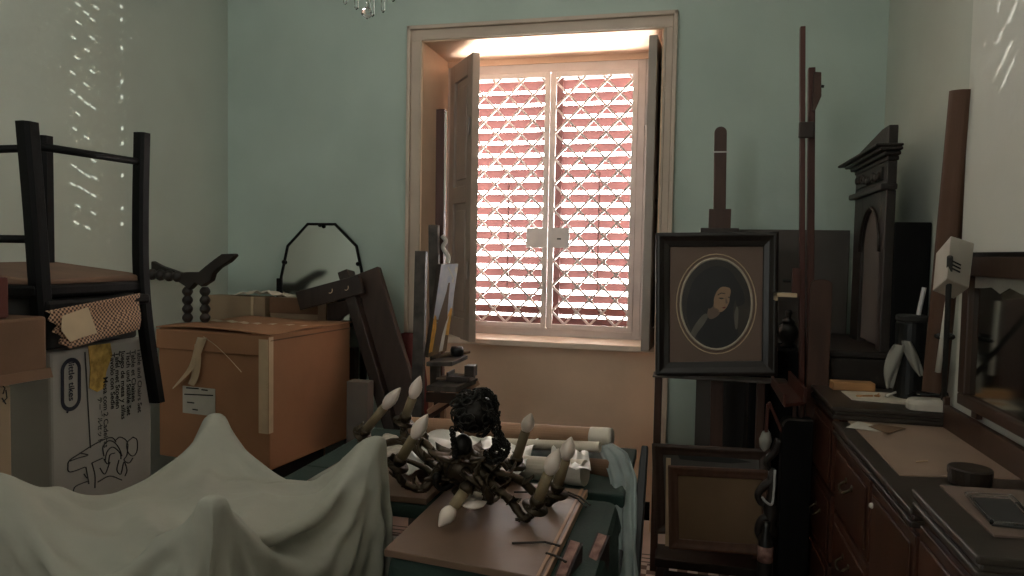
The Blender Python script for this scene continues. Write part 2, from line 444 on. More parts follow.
a, c = PY(549, 228, GY), PY(570, 248, GY)
b = MB().use(m_plate).box((GM+.004, GY-.045, c.z), (c.x, GY-.036, a.z)); b.use(m_inkk).box((GM+.06, GY-.047, c.z+.05), (GM+.085, GY-.044, c.z+.058))
b.build('lock_plate', None, gR)
def louver(x0, x1, zc0, zc1):
    LY = 4.57
    b = MB(); t = .055
    b.use(m_louvd).box((x0, LY-.02, zc0), (x0+t, LY+.025, zc1)).box((x1-t, LY-.02, zc0), (x1, LY+.025, zc1)).box((x0+t, LY-.02, zc0), (x1-t, LY+.025, zc0+.07)).box((x0+t, LY-.02, zc1-.05), (x1-t, LY+.025, zc1))
    fr = b.build('louver_shutter', None, w1)
    b = MB(); n = 19; z0, z1 = zc0+.07, zc1-.05; p = (z1-z0)/n
    for i in range(n):
        zc = z0+(i+.5)*p
        b.beam((x0+t, LY+.0, zc+.004), (x1-t, LY+.0, zc+.004), .061, .009, side=(0, math.cos(math.radians(50)), -math.sin(math.radians(50))))
    b.build('slats', m_louv, fr)
    xr = (x0+x1)/2+.01
    MB().tube([(xr, LY-.036, zc0+.25), (xr, LY-.036, zc0+1.0)], .006, 6).build('tilt_rod', m_louvd, fr)
louver(-1.43, -.848, 1.02, 2.66); louver(-.844, -.262, 1.02, 2.66)
# inner wooden shutter leaves
def leaf(h, f, z0, z1, t=.045, nm='inner_shutter'):
    h, f = Vector(h), Vector(f); d = (f-h).normalized(); n = Vector((-d.y, d.x, 0))
    Wd = (f-h).length; b = MB()
    P = lambda u, w, z: Vector((h.x, h.y, 0))+Vector((d.x, d.y, 0))*u+n*w+Vector((0, 0, z))
    def bx(u0, u1, w0, w1, za, zb): b.hexa([P(u0, w0, za), P(u1, w0, za), P(u1, w1, za), P(u0, w1, za), P(u0, w0, zb), P(u1, w0, zb), P(u1, w1, zb), P(u0, w1, zb)])
    s = .085; zm = z0+(z1-z0)*.52
    bx(0, s, -t/2, t/2, z0, z1); bx(Wd-s, Wd, -t/2, t/2, z0, z1)
    for za, zb in ((z0, z0+.12), (zm-.05, zm+.05), (z1-.11, z1)): bx(s, Wd-s, -t/2, t/2, za, zb)
    lf = b.build(nm, m_shut, w1, bev=.004)
    b = MB(); bx(s-.01, Wd-s+.01, -.006, .006, z0+.1, z1-.1)
    for za, zb in ((z0+.16, zm-.09), (zm+.09, z1-.15)): bx(s+.04, Wd-s-.04, -.014, .014, za, zb)
    b.build('panel', m_shut, lf, bev=.006)
    b = MB()
    for k in (.12, .38, .64, .9):
        z = z0+(z1-z0)*k
        b.tube([P(-.005, t/2+.006, z-.05), P(-.005, t/2+.006, z+.05)], .009, 8)
    for k in (.25, .75):
        z = z0+(z1-z0)*k; b.box(P(Wd-.012, -t/2-.012, z-.05), P(Wd-.03, -t/2-.002, z+.05))
    b.build('hinge', m_iron, lf)
    return lf
leaf((-1.43, 4.285), (-1.187, 3.955), .985, 2.63)
leaf((-.172, 4.33), (-.203, 3.90), .985, 2.66)

# ---------------------------------------------------------------- left: upturned chair on boxes
XC = -1.7
root = thing('cane_chair', 'black wooden chair turned upside down on the cartons, torn cane back hanging', 'chair', (-1.9, 1.77, 1.0))
Lt, Lb = PX(27, 122, XC), PX(40, 292, XC); Rt, Rb = PX(142, 133, XC), PX(141, 272, XC)
Ld = PX(46, 345, XC); Rd = PX(157, 402, XC); Rm = PX(146, 330, XC)
def leg(pts, rr): MB().tube(crom(pts, 5), rr, 12).build('leg', m_blk, root, smooth=True, bev=0)
def sq_leg(pts, w):
    b = MB(); c = crom(pts, 4)
    rings = []
    for p in c: rings.append([b.v(Vector(p)+Vector(q)*w/2) for q in ((-1, -.6, 0), (-.6, -1, 0), (.6, -1, 0), (1, -.6, 0), (1, .6, 0), (.6, 1, 0), (-.6, 1, 0), (-1, .6, 0))])
    for i in range(len(rings)-1):
        for j in range(8): b.face([rings[i][j], rings[i][(j+1) % 8], rings[i+1][(j+1) % 8], rings[i+1][j]])
    b.face(rings[0][::-1]); b.face(rings[-1])
    return b.build('leg', m_blk, root, smooth=False)
sq_leg([Lt, Lt.lerp(Lb, .5)+Vector((0, .002, 0)), Lb, Vector((XC, Lb.y+.006, 1.29))], .046)
sq_leg([Rt, Rt.lerp(Rb, .5)+Vector((0, -.004, 0)), Rb, Rm, Rd], .042)
FX = -2.05
F2t = PX(44.5, 136, FX); F1t = Vector((FX, Lt.y+.02, Lt.z+.01))
sq_leg([F2t, Vector((FX, F2t.y, 1.375))], .042); sq_leg([F1t, Vector((FX, F1t.y, 1.375))], .042)
yl, yr = Lb.y, Rb.y
b = MB()
rail = lambda p, q, r=.011: MB().tube([p, q], r, 10).build('stretcher', m_blk, root, smooth=True)
zt = PX(60, 150, XC).z
rail(Vector((XC, Lt.y+.01, zt)), Vector((XC, Rt.y, zt+.005)))
rail(Vector((XC, Lt.y, zt-.01)), Vector((FX, F1t.y, zt-.01)))
z2 = PX(10, 239, XC-.1).z; rail(Vector((XC, Lb.y-.01, z2)), Vector((FX, F1t.y, z2)))
b = MB(); b.box((FX-.03, yl-.03, 1.355), (XC+.012, yl+.01, 1.392)).box((FX-.03, yr-.01, 1.355), (XC+.012, yr+.03, 1.392)).box((FX-.03, yl+.01, 1.355), (FX+.01, yr-.01, 1.392)).box((XC-.03, yl+.01, 1.355), (XC+.012, yr-.01, 1.392))
b.build('seat_rim', m_blk, root, bev=.010)
b = MB().hexa([(FX-.02, yl-.02, 1.388), (XC+.004, yl-.02, 1.388), (XC+.004, yr+.02, 1.388), (FX-.02, yr+.02, 1.388), (FX-.02, yl-.02, 1.442), (XC+.004, yl-.02, 1.404), (XC+.004, yr+.02, 1.410), (FX-.02, yr+.02, 1.446)]); b.build('seat_underside', m_under, root, bev=.006)
b = MB().box((XC-.012, yl-.01, 1.316), (XC+.030, yr+.012, 1.350)); b.build('back_rail', m_blk, root, bev=.012)
m_cane = mat_cane()
def cane(u, v):
    top = PX(45+u*95, 311-u*18, XC+.03); bot = PX(66+u*73+(0 if u > .1 else 0), 349-u*20, XC+.035)
    p = top.lerp(bot, v)
    p.x += .006*math.sin(u*9)*v + .004*math.sin(v*7+u*3)
    if u < .03: p.y += .012*math.sin(v*21)
    return p
part(MB().grid(cane, 26, 14).build('cane_back', m_cane, root, smooth=True, solid=.003), 'torn brown woven cane back panel')
pts = [PX(x, y, XC+.046) for x, y in ((62, 316), (88, 307), (97, 333), (80, 338), (70, 342), (61, 330))]
part(MB().prism(pts, (.001, 0, 0)).build('paper_tag', m_tape, root), 'torn tan paper tag')
# white carton under it
a0, a1 = PX(50, 350, -1.745), PX(151, 335, -1.745)
ctop = 1.195
root = thing('white_carton', 'tall white printed carton with oval logo and child line drawing, under the upturned chair', 'box', (-1.98, (a0.y+a1.y)/2, .5))
b = MB().box((-2.2, a0.y, .5), (-1.745, a1.y, ctop)); b.build('carton_body', m_white, root, bev=.008)
fx = -1.7445
def cp(x, y): p = PX(x, y, fx+.001); return p
# oval logo: ring swept on the face (a stadium)
cA, cB = cp(71, 370), cp(71, 399)
def stadium(c0, c1, r, n=14):
    d = (c1-c0).normalized(); s_ = Vector((0, d.z, -d.y)); out = []
    for i in range(n+1):
        t = PI*i/n; out.append(c0 + s_*r*math.cos(t) - d*r*math.sin(t))
    for i in range(n+1):
        t = PI*i/n; out.append(c1 - s_*r*math.cos(t) + d*r*math.sin(t))
    return out
rO = .036
b = MB(); oo, ii = stadium(cA, cB, rO), stadium(cA, cB, rO*.66)
vo = [b.v(p) for p in oo]; vi = [b.v(p) for p in ii]; n = len(vo)
for i in range(n): b.face([vo[i], vo[(i+1) % n], vi[(i+1) % n], vi[i]])
b.sphere(cp(67.5, 412), .004, (.2, 1, 1), 8, 6)
part(b.build('logo_oval', m_ink, root), 'navy oval ring of the printed logo')
down = Vector((0, 0, -1)); right_y = Vector((0, 1, 0))
text('logo_text', 'little tikes', cA+Vector((.0005, -.009, .024)), down, right_y, .029, m_ink, root)
b = MB().beam(cp(85, 352), cp(90.5, 448), .0035, .001, side=(0, 1, 0)); b.build('printed_line', m_inkk, root)
rows = [('Table and Chairs Set', 138, 343), ('Table et Chaises', 132, 345), ('Tisch und Stühle Set', 127, 346), ('Juego de mesa y sillas', 121.5, 346), ('Tafel met Stoelen', 116, 347), ('Tavolo con Sedie', 111, 348), ('Mesa com 2 Cadeiras', 104, 372), ('テーブルセット', 98.5, 392)]
for k, (s_, x, y) in enumerate(rows):
    text('printed_text', s_, cp(x, y+5)+Vector((.0008, -.004, 0)), down, right_y, .0255 if k < 7 else .021, m_inkk, root)
b = MB().prism([cp(88, 346), cp(99, 344), cp(110, 343), cp(112, 355), cp(106, 372), cp(104, 388), cp(97, 392), cp(89, 388), cp(90, 368)], (.0014, 0, 0))
part(b.build('torn_tape', m_glitter, root), 'shiny golden torn tape')
b = MB()
def stroke(L): b.tube(crom([cp(x, y) for x, y in L], 4), .0017, 5)
for L in ([(82, 452), (95, 444), (108, 438), (113, 438), (116, 442)], [(82, 452), (70, 460), (68, 466), (70, 472), (85, 467)], [(80, 453), (88, 455), (78, 458), (70, 461)],
          [(86, 467), (88, 478), (89, 484)], [(92, 463), (103, 458)], [(92, 463), (95, 475), (95, 488)], [(88, 481), (76, 486), (73, 492)], [(84, 474), (87, 478)],
          [(104, 456), (103, 447), (108, 441), (114, 442), (119, 448), (122, 456)], [(105, 462), (107, 452), (113, 447), (120, 453), (121, 459)], [(104, 459), (108, 464), (110, 455), (115, 453)],
          [(115, 441), (120, 437), (126, 440), (128, 445)], [(128, 445), (127, 455), (124, 460), (129, 463), (133, 458)], [(133, 437), (137, 440), (137, 451), (133, 456), (128, 452), (127, 443), (133, 437)],
          [(100, 468), (105, 474), (110, 462)], [(119, 460), (117, 470), (121, 474), (124, 462), (127, 470), (125, 476)], [(98, 482), (110, 476), (122, 480)]):
    stroke(L)
b.build('line_drawing', m_inkk, root)
# plain carton carrying the white one, and a flat one carrying the chair
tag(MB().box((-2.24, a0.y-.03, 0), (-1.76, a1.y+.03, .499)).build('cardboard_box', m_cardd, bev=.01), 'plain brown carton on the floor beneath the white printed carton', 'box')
tag(MB().box((-2.18, a0.y+.02, ctop+.001), (-1.78, a1.y-.02, 1.352)).build('flat_case', m_darkp, bev=.01), 'dark flat case lying between white carton and upturned chair', 'case')
# near-left brown carton, with red-brown board behind and tan carton below
BXF = -1.655
p0, p1 = PX(47, 316, BXF), PX(47, 372, BXF)
root = thing('cardboard_box', 'brown carton at the left edge, in front of the upturned chair seat', 'box', (BXF-.12, p0.y-.17, p1.z))
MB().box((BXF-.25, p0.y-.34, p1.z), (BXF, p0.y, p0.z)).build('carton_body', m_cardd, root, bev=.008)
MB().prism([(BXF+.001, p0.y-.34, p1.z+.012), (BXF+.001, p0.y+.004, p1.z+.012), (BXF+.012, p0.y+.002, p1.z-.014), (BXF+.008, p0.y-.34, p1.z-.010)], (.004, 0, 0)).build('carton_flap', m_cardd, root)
p2 = PX(9, 277, BXF-.02)
tag(MB().box((BXF-.2, p0.y-.3, p0.z+.001), (BXF-.02, p2.y, p2.z)).build('red_brown_box', m_cardred, bev=.006), 'dark red-brown box standing on the brown carton at left edge', 'box')
p3 = PX(11, 374, BXF-.01)
root = thing('cardboard_box', 'tan printed carton below the brown carton at the left edge', 'box', (BXF-.13, p3.y-.17, 0))
MB().box((BXF-.25, p3.y-.32, 0), (BXF-.01, p3.y, p1.z-.018)).build('carton_body', m_cardg, root, bev=.006)
b = MB()
for L in ([(2, 385), (5, 388), (3, 394)], [(6, 390), (7, 398), (3, 402)], [(2, 398), (6, 404)]): b.tube([PX(x, y, BXF-.009) for x, y in L], .0016, 5)
b.build('printed_mark', m_inkk, root)
# ---------------------------------------------------------------- big carton
bx0, bx1, by0, by1, bz0, bz1 = -2.495, -1.825, 2.995, 3.665, .46, 1.10
root = thing('cardboard_box', 'largest brown carton, taped corner and hanging torn tape, behind the white sheet', 'box', ((bx0+bx1)/2, (by0+by1)/2, bz0))
MB().box((bx0, by0, bz0), (bx1, by1, bz1)).build('carton_body', m_card, root, bev=.006)
def flap(u, v):
    x = bx0-.005+(bx1-bx0+.012)*u; y = by0-.012+(by1-by0+.02)*v
    return Vector((x, y, bz1+.004+.010*math.sin(u*3.1)*(1-v)+.004*math.sin(v*9+u*4)))
MB().grid(flap, 14, 14).build('top_flap', m_card, root, smooth=True, solid=.006)
MB().box((bx0-.004, by0-.014, bz1-.10), (bx1+.003, by0-.001, bz1-.004)).build('lid_lip', m_card, root, bev=.005)
MB().box((bx1+.001, by0, bz1-.03), (bx1+.004, by1, bz1-.024)).build('lid_crease', m_cardd, root)
b = MB(); b.box((bx1-.05, by0-.0165, bz1-.46), (bx1+.001, by0-.0145, bz1-.02)).box((bx1+.0015, by0-.012, bz1-.46), (bx1+.004, by0+.02, bz1-.01))
part(b.build('corner_tape', m_tape, root), 'pale tape along the carton corner')
b = MB()
rg = lambda u, v: Vector((bx0+.03+(bx1-bx0-.06)*u, by0+.28+.05*v+.012*math.sin(9*u), bz1+.013+.003*math.sin(u*40)))
MB().grid(rg, 30, 4).build('top_tape', m_tape, root, smooth=True)
la, lb_ = PY(186, 387, by0-.003), PY(222, 417, by0-.003)
lab = part(MB().box((la.x, by0-.003, lb_.z), (lb_.x, by0-.001, la.z)).build('label', m_label, root), 'small white paper label')
b = MB()
for x0, x1, y in ((190, 204, 389), (207, 214, 390.5), (188, 220, 395.5), (191, 199, 403.5), (197, 203, 410.5)):
    p, q = PY(x0, y, by0-.0045), PY(x1, y+.6, by0-.0045); b.beam(p, q, .006, .001, side=(0, 0, 1))
b.build('label_print', m_inkk, lab)
def tstrip(pts, w0, w1, dy):
    b = MB(); c = crom([PY(x, y, by0-dy) for x, y in pts], 6); n = len(c)
    def fn(u, v):
        i = min(n-1, int(u*(n-1)+.5)); p = c[i].copy(); wv = w0+(w1-w0)*u
        p.x += (v-.5)*wv; p.y -= .006*math.sin(u*5+v*3); p.z += (v-.5)*.012*math.sin(u*6)
        return p
    return b.grid(fn, n, 4).build('hanging_tape', m_tape, root, smooth=True, solid=.0006)
tstrip([(209, 338), (205, 349), (200, 362), (192, 374), (176, 390)], .06, .012, .03)
tstrip([(203, 345), (203, 362), (200, 378), (196, 386)], .03, .05, .024)
b = MB().tube(crom([PY(x, y, by0-.03) for x, y in ((210, 337), (224, 346), (238, 358), (252, 372))], 5), .0016, 5); b.build('tape_curl', m_tape, root)
tag(MB().box((bx0+.09, by0+.09, 0), (bx1-.09, by1-.09, bz0-.001)).build('trunk', m_darkp, bev=.01), 'dark trunk on the floor carrying the largest brown carton', 'trunk')

root.rotation_euler = (0, 0, math.radians(-6.5))
# boxes near the back wall
q0, q1 = PY(206, 290, 3.73), PY(266, 297, 3.73)
root = thing('cardboard_box', 'dull carton by the back wall corner with crumpled paper on top', 'box', (-2.55, 3.75, 0))
MB().box((-2.76, 3.72, 0), (q1.x, 3.83, q1.z)).build('carton_body', m_cardg, root, bev=.006)
MB().box((q1.x-.09, 3.715, q1.z-.12), (q1.x-.075, 3.719, q1.z)).build('edge_tape', m_tape, root)
b = MB()
rnd = random.Random(3)
cx_, cz_ = PY(262, 293, 3.72).x, q1.z
V = {}
def cr(u, v):
    k = (round(u*11), round(v*7))
    if k not in V: V[k] = rnd.random()
    return Vector((cx_-.20+.36*u, 3.725+.10*v, cz_+.004+.035*V[k]*math.sin(PI*u)**.5))
tag(b.grid(cr, 12, 8).build('crumpled_paper', m_paper, solid=.001), 'crumpled pale paper on the carton by the corner', 'paper')
q0, q1 = PY(267, 297, 3.70), PY(318, 300, 3.70)
root = thing('cardboard_box', 'square carton in front of the octagonal mirror, right of the crumpled paper', 'box', ((q0.x+q1.x)/2, 3.73, 0))
MB().box((q0.x+.02, 3.70, 0), (q1.x, 3.80, q0.z)).build('carton_body', m_cardg, root, bev=.006)
MB().box((q0.x+.02, 3.693, q0.z-.09), (q1.x, 3.699, q0.z)).build('carton_flap', m_cardd, root)
# octagonal mirror on stand
root = thing('octagonal_mirror', 'octagonal dressing mirror in thin black frame against the back wall', 'mirror', (-2.08, 3.87, 0))
MY = 3.865
op = [PY(x, y, MY) for x, y in ((307, 224), (333, 224), (354, 246), (361, 277))]
op += [PY(358, 318, MY), PY(336, 340, MY), PY(305, 340, MY), PY(286, 318, MY), PY(284, 277, MY), PY(289, 246, MY)]
for p in op: p.y += (p.z-1.38)*.09
fr = MB().tube(op, .009, 8, closed=True).build('mirror_frame', m_blk, root)
MB().prism(op, (0, .008, 0)).build('mirror_glass', m_glass, root)
b = MB()
for x, y in ((286, 262), (356, 264), (320, 225)): b.sphere(PY(x, y, MY-.006), .013)
b.build('clip', m_blk, fr, smooth=True)
for x in (282.5, 362):
    p = PY(x, 278, MY); MB().box((p.x-.016, MY-.016, 0), (p.x+.016, MY+.016, p.z)).build('post', m_blk, root, bev=.004)
MB().box((-2.36, MY-.05, 0), (-1.82, MY+.05, .05)).build('base', m_blk, root, bev=.006)
root.rotation_euler = (0, 0, math.radians(7))
# dismantled dark furniture leaning
root = thing('dismantled_table_frame', 'dark dismantled wooden frame board leaning in front of the octagonal mirror', 'furniture part', (-1.3, 3.66, 0))
tp, bt = PY(366, 272, 3.74), PY(413, 430, 3.62)
d = bt-tp; k = tp.z/(tp.z-bt.z); ft = tp+d*k
b = MB().use(m_dkwood2).beam(tp, ft, .17, .05, side=(1, 0, 0)); b.build('board', None, root, bev=.005)
MB().beam(tp+Vector((-.10, -.045, -.0)), ft+Vector((-.10, -.045, .02)), .06, .10, side=(1, 0, 0)).build('side_board', m_dkwood, root, bev=.004)
p, q = PY(299, 301, 3.60), PY(362, 284, 3.64)
rl = MB().beam(p, q, .105, .04, side=(0, 0, 1)).build('rail', m_dkwood, root, bev=.004)
b = MB()
for x, y in ((330, 290), (346, 287)): c = PY(x, y, 3.572); b.tube([c+Vector((.014*math.cos(t), 0, .018*math.sin(t))) for t in (4.2, 4.8, 5.4, 6.0, .4)], .0022, 5)
b.build('scratches', m_tape, rl)
MB().prism([PY(x, y, 3.66) for x, y in ((327, 304), (360, 298), (362, 312), (350, 313), (343, 317), (338, 324), (327, 326))], (0, .03, 0)).build('bracket', m_dkwood, root, bev=.003)
MB().box((-1.86, 3.70, .0), (-1.80, 3.76, .95)).build('leg', m_dkwood, root, bev=.004)
# grey box & red bag behind the carton
p, q = PY(349, 381, 3.45), PY(368, 432, 3.45)
tag(MB().box((p.x-.01, 3.44, 0), (q.x, 3.52, p.z)).build('grey_box', m_greybox, bev=.005), 'small grey box just right of the largest carton, before the leaning board', 'box')
b = MB(); rnd = random.Random(5)
def bag(u, v):
    a = 2*PI*u; c = PY(404, 400, 3.82); z = v*PY(400, 335, 3.72).z
    r = (.085+.03*math.sin(v*PI)+.012*math.sin(5*a+v*8))*(1-.45*v**4)
    return Vector((c.x+.03+r*math.cos(a), 3.825+r*.8*math.sin(a), z))
b.grid(bag, 22, 16)
tag(b.build('cloth_bag', m_red, smooth=True), 'dull red cloth bag standing behind the left easel post', 'bag')
# bobbin turned chair
BY = 3.22
root = thing('bobbin_frame', 'dark bobbin-turned chair frame with scrolled foot, standing upended on the largest carton', 'chair', (-2.5, BY, 1.112))
def bobbin(p, q, r, n, nm):
    p, q = Vector(p), Vector(q); pts = []; rs = []
    for i in range(n*6+1):
        t = i/(n*6); pts.append(p.lerp(q, t)); rs.append(r*(.55+.45*abs(math.sin(PI*t*n))))
    return MB().tube(pts, rs, 12).build(nm, m_carved, root, smooth=True)
pa, pb = PY(187.5, 287, BY), PY(205, 287, BY+.03)
for p in (pa, pb): bobbin((p.x, p.y, 1.112), (p.x, p.y, p.z), .027, 4, 'post')
cA_ = PY(148, 274, BY-.02); cB_ = PY(182, 277, BY-.01)
bobbin(cA_, cB_, .03, 4, 'top_rail')
pr = [PY(x, y, BY-.02) for x, y in ((176, 273), (186, 272), (198, 272), (205, 266), (214, 259), (221, 254), (233, 253.5), (234, 256), (228, 262), (218, 268), (212, 274), (210, 281), (205, 284), (201, 287), (195, 283), (188, 290), (184, 286), (176, 281))]
MB().prism(pr, (0, .045, 0)).build('scroll_arm', m_carved, root, bev=.006)
pr = [PY(x, y, BY+.05) for x, y in ((120, 262), (126, 254), (134, 252), (160, 266), (180, 273), (178, 277), (150, 273), (130, 270))]
MB().prism(pr, (0, .04, 0)).build('scroll_arm', m_carved, root, bev=.006)

# ---------------------------------------------------------------- white sheet draped over upturned legs (cloth relaxed over four points)
def sheet():
    N, S = 110, .0236
    ht = 1.0
    A, B_, C, D = [np.array(PZ(x, y, ht)) for x, y in ((215, 414), (376, 437), (212, 497), (-12, 474))]
    half = (N-1)*S/2
    u = (np.arange(N)*S-half)
    m = .318                                               # material half distance between legs
    iu = {}
    def idx(mu, mv): return int(round((mu+half)/S)), int(round((mv+half)/S))
    pins = []
    for P_, mu, mv in ((A, -m, m), (B_, m, m), (C, m, -m), (D, -m, -m-.03)): pins.append((idx(mu, mv), P_))
    U, V = np.meshgrid(u, u, indexing='ij')
    s, t = U/m, V/m
    sc = np.clip(s, -1, 1); tc = np.clip(t, -1, 1)
    ctr = (A+B_+C+D)/4; ex = (B_-A+C-D)/4; ey = (A-D+B_-C)/4; exy = (B_-A-C+D)/4
    def bil(s_, t_): return ctr+ex*s_[..., None]+ey*t_[..., None]+exy*(s_*t_)[..., None]
    P = bil(sc, tc)
    over = np.stack([(U-sc*m), (V-tc*m)], -1)
    exn = ex/np.linalg.norm(ex); eyn = ey/np.linalg.norm(ey)
    P = P+over[..., :1]*exn*.75+over[..., 1:]*eyn*.75
    rng = np.random.RandomState(4)
    P[..., 2] += rng.randn(N, N)*.012
    P[..., 2] -= .55*np.sqrt((over**2).sum(-1))
    inv = np.ones((N, N))
    pv = {}
    for (i, j), Q in pins:
        for di in (-1, 0, 1):
            for dj in (-1, 0, 1):
                P[i+di, j+dj] = Q+exn*di*S*.9+eyn*dj*S*.9; inv[i+di, j+dj] = 0
    Vp = P.copy()
    cons = []
    def add(di, dj, k):
        rest = S*math.hypot(di, dj)
        for par in range(2):
            ii, jj = np.meshgrid(np.arange(N-max(di, 0)), np.arange(max(0, -dj), N-max(dj, 0)), indexing='ij')
            step = (ii//max(1, di)) if di else (jj//max(1, dj))
            mk = (step % 2) == par
            a = (ii[mk], jj[mk]); b = (ii[mk]+di, jj[mk]+dj)
            cons.append((a, b, rest, k))
    add(1, 0, 1.); add(0, 1, 1.); add(1, 1, .25); add(1, -1, .25); add(2, 0, .02); add(0, 2, .02)
    inner = (inv > 0) & (np.abs(U) < m*.97) & (np.abs(V) < m*.97); SUP = .868-.07*np.clip(np.maximum(np.abs(U), np.abs(V))/m, 0, 1)**4
    for it in range(230):
        damp = .975
        vel = (P-Vp)*damp; Vp = P.copy()
        P = P+vel*inv[..., None]; P[..., 2] -= .0016*inv
        for sub in range(11):
            for a, b, rest, k in cons:
                d = P[b]-P[a]; L = np.sqrt((d*d).sum(-1))+1e-9
                wa, wb = inv[a], inv[b]; w = wa+wb
                ok = w > 0
                c = np.where(ok, (L-rest)/L/np.where(ok, w, 1), 0)*k
                P[a] += d*(c*wa)[:, None]; P[b] -= d*(c*wb)[:, None]
            z = P[..., 2]
            P[..., 2] = np.where(inv > 0, np.maximum(z, .012), z)
            con = inner & (P[..., 2] < SUP)
            P[..., 2][con] = SUP[con]
            mk = (inv > 0) & (P[..., 1] > 1.48) & (P[..., 0] > -.70); P[..., 0][mk] = -.70
            mk = (inv > 0) & (P[..., 0] < -1.63); P[..., 0][mk] = -1.63
            mk = (inv > 0) & (P[..., 1] > 1.935); P[..., 1][mk] = 1.935
        Vp[con] = P[con]-(P-Vp)[con]*.7
    # pleats radiating from the four carried points, and soft creases between them
    e1_, e2_ = np.gradient(P, axis=0), np.gradient(P, axis=1)
    Nn = np.cross(e1_, e2_); Nn /= np.linalg.norm(Nn, axis=-1, keepdims=True)+1e-9
    D_ = np.zeros((N, N))
    for (mu, mv, n_, amp, ph) in ((-m, m, 7, .014, .3), (m, m, 8, .020, 1.1), (m, -m, 9, .030, .4), (-m, -m-.03, 8, .015, 2.0)):
        du, dv = U-mu, V-mv; rho = np.hypot(du, dv); th = np.arctan2(dv, du)
        w = np.clip((rho-.03)/.16, 0, 1); w = w*w*(3-2*w)*np.exp(-np.maximum(rho-.15, 0)/.26)
        q_ = np.sin(n_*th+ph+1.3*np.sin(2.1*th+ph)+2.0*rho)
        D_ += amp*w*((1-np.abs(q_))**1.4*2-.6)
    D_ += .0045*np.sin(21*U+9*V+3*np.sin(7*V))*np.clip(np.sin(4*U-3*V+1), 0, 1)+.004*np.sin(26*V-6*U+2*np.sin(9*U))*np.clip(np.sin(5*V+2*U), 0, 1)
    P = P-Nn*np.sign(Nn[N//2, N//2, 2])*-D_[..., None]*(inv[..., None])
    return P
P = sheet()
b = MB(); N = P.shape[0]
Vs = [[b.v(Vector(P[i, j])) for j in range(N)] for i in range(N)]
for i in range(N-1):
    for j in range(N-1): b.face([Vs[i][j], Vs[i+1][j], Vs[i+1][j+1], Vs[i][j+1]])
tag(b.build('dust_sheet', m_sheet, smooth=True, solid=.003, subsurf=1), 'white cotton dust sheet draped over upturned furniture legs in the foreground', 'sheet')

# ---------------------------------------------------------------- table with board, cloth, chandelier
TX0, TX1, TY0, TY1, TZ = -.675, -.19, 1.60, 2.148, .755
root = thing('table', 'small table covered in dark green cloth beneath the brown board', 'table', (-.43, 1.86, 0))
MB().box((TX0, TY0, TZ-.04), (TX1, TY1, TZ-.006)).build('tabletop', m_dkwood, root, bev=.006)
for x in (TX0+.06, TX1-.07):
    for y in (TY0+.07, TY1-.07): MB().box((x-.03, y-.03, 0), (x+.03, y+.03, TZ-.041)).build('leg', m_dkwood, root, bev=.004)
root2 = thing('table', 'longer dark table behind the brown board, carrying the rolls and tubes', 'table', (-.7, 2.48, 0))
MB().box((-1.26, 2.215, TZ-.04), (-.165, 2.78, TZ)).box((-1.26, 1.95, TZ-.04), (-.69, 2.215, TZ)).build('tabletop', m_green, root2, bev=.006)
MB().box((-1.22, 2.24, TZ-.12), (-.19, 2.75, TZ-.041)).build('apron', m_dkwood, root2, bev=.004)
for x in (-1.2, -.22):
    for y in (2.27, 2.72): MB().box((x-.03, y-.03, 0), (x+.03, y+.03, TZ-.121)).build('leg', m_dkwood, root2, bev=.004)
def gcloth():
    b = MB(); path = []
    # perimeter loops: top inner -> edge -> hanging hem
    def rr(off, r, n=9):
        pts = []
        for cx_, cy_, a0 in ((TX1-r+off, TY1-r+off, 0), (TX0+r-off, TY1-r+off, PI/2), (TX0+r-off, TY0+r-off, PI), (TX1-r+off, TY0+r-off, 1.5*PI)):
            for i in range(n): a = a0+PI/2*i/(n-1); pts.append((cx_+r*math.cos(a), cy_+r*math.sin(a)))
        # densify
        out = []
        for i in range(len(pts)):
            p, q = pts[i], pts[(i+1) % len(pts)]; k = max(1, int(math.hypot(q[0]-p[0], q[1]-p[1])/.04)) if i % n == n-1 else 1
            for j in range(k): out.append((p[0]+(q[0]-p[0])*j/k, p[1]+(q[1]-p[1])*j/k))
        return out
    base = rr(0, .03)
    n = len(base); cx_, cy_ = (TX0+TX1)/2, (TY0+TY1)/2; rings = []
    for k, (off, z) in enumerate(((-.02, TZ), (.004, TZ-.003), (.012, TZ-.02), (.016, TZ-.10), (.02, TZ-.2), (.024, TZ-.25), (.026, TZ-.28))):
        ring = []
        for i, (x, y) in enumerate(base):
            dx, dy = (1 if x > cx_ else -1), (1 if y > cy_ else -1)
            ax = max(0, 1-abs(abs(x-cx_)-(TX1-TX0)/2)/.035); ay = max(0, 1-abs(abs(y-cy_)-(TY1-TY0)/2)/.035)
            wv = (.012*math.sin(i*.9)+.010*math.sin(i*.37+1))*max(0, k-2)/4
            ring.append(b.v((x+dx*ax*(off+wv+ (.0 if k < 3 else .01)), y+dy*ay*(off+wv+(.0 if k < 3 else .01)), z)))
        rings.append(ring)
    b.face(rings[0])
    for k in range(len(rings)-1):
        for i in range(n): b.face([rings[k][i], rings[k][(i+1) % n], rings[k+1][(i+1) % n], rings[k+1][i]])
    return tag(b.build('tablecloth', m_green, smooth=False, solid=.003), 'dark green cloth hanging over the table edge beside the brown board', 'tablecloth')
gcloth()
BZ = .776
bc = [PZ(x, y, BZ) for x, y in ((586, 490), (543, 578), (384, 549))]
r_, f_, l_ = bc
e1 = (f_-r_); e2 = (l_-f_)
far = r_+e2*1.02
b = MB(); th = Vector((0, 0, .018))
cor = [l_ + (-e2)*0, f_, r_, far]
b.prism([p-th for p in cor], th)
root = thing('drawing_board', 'brown hardboard panel lying on the table under the brass chandelier', 'board', ((cor[0]+cor[2])/2)-th)
b.build('panel', m_boardtop, root, bev=.002)
b = MB()
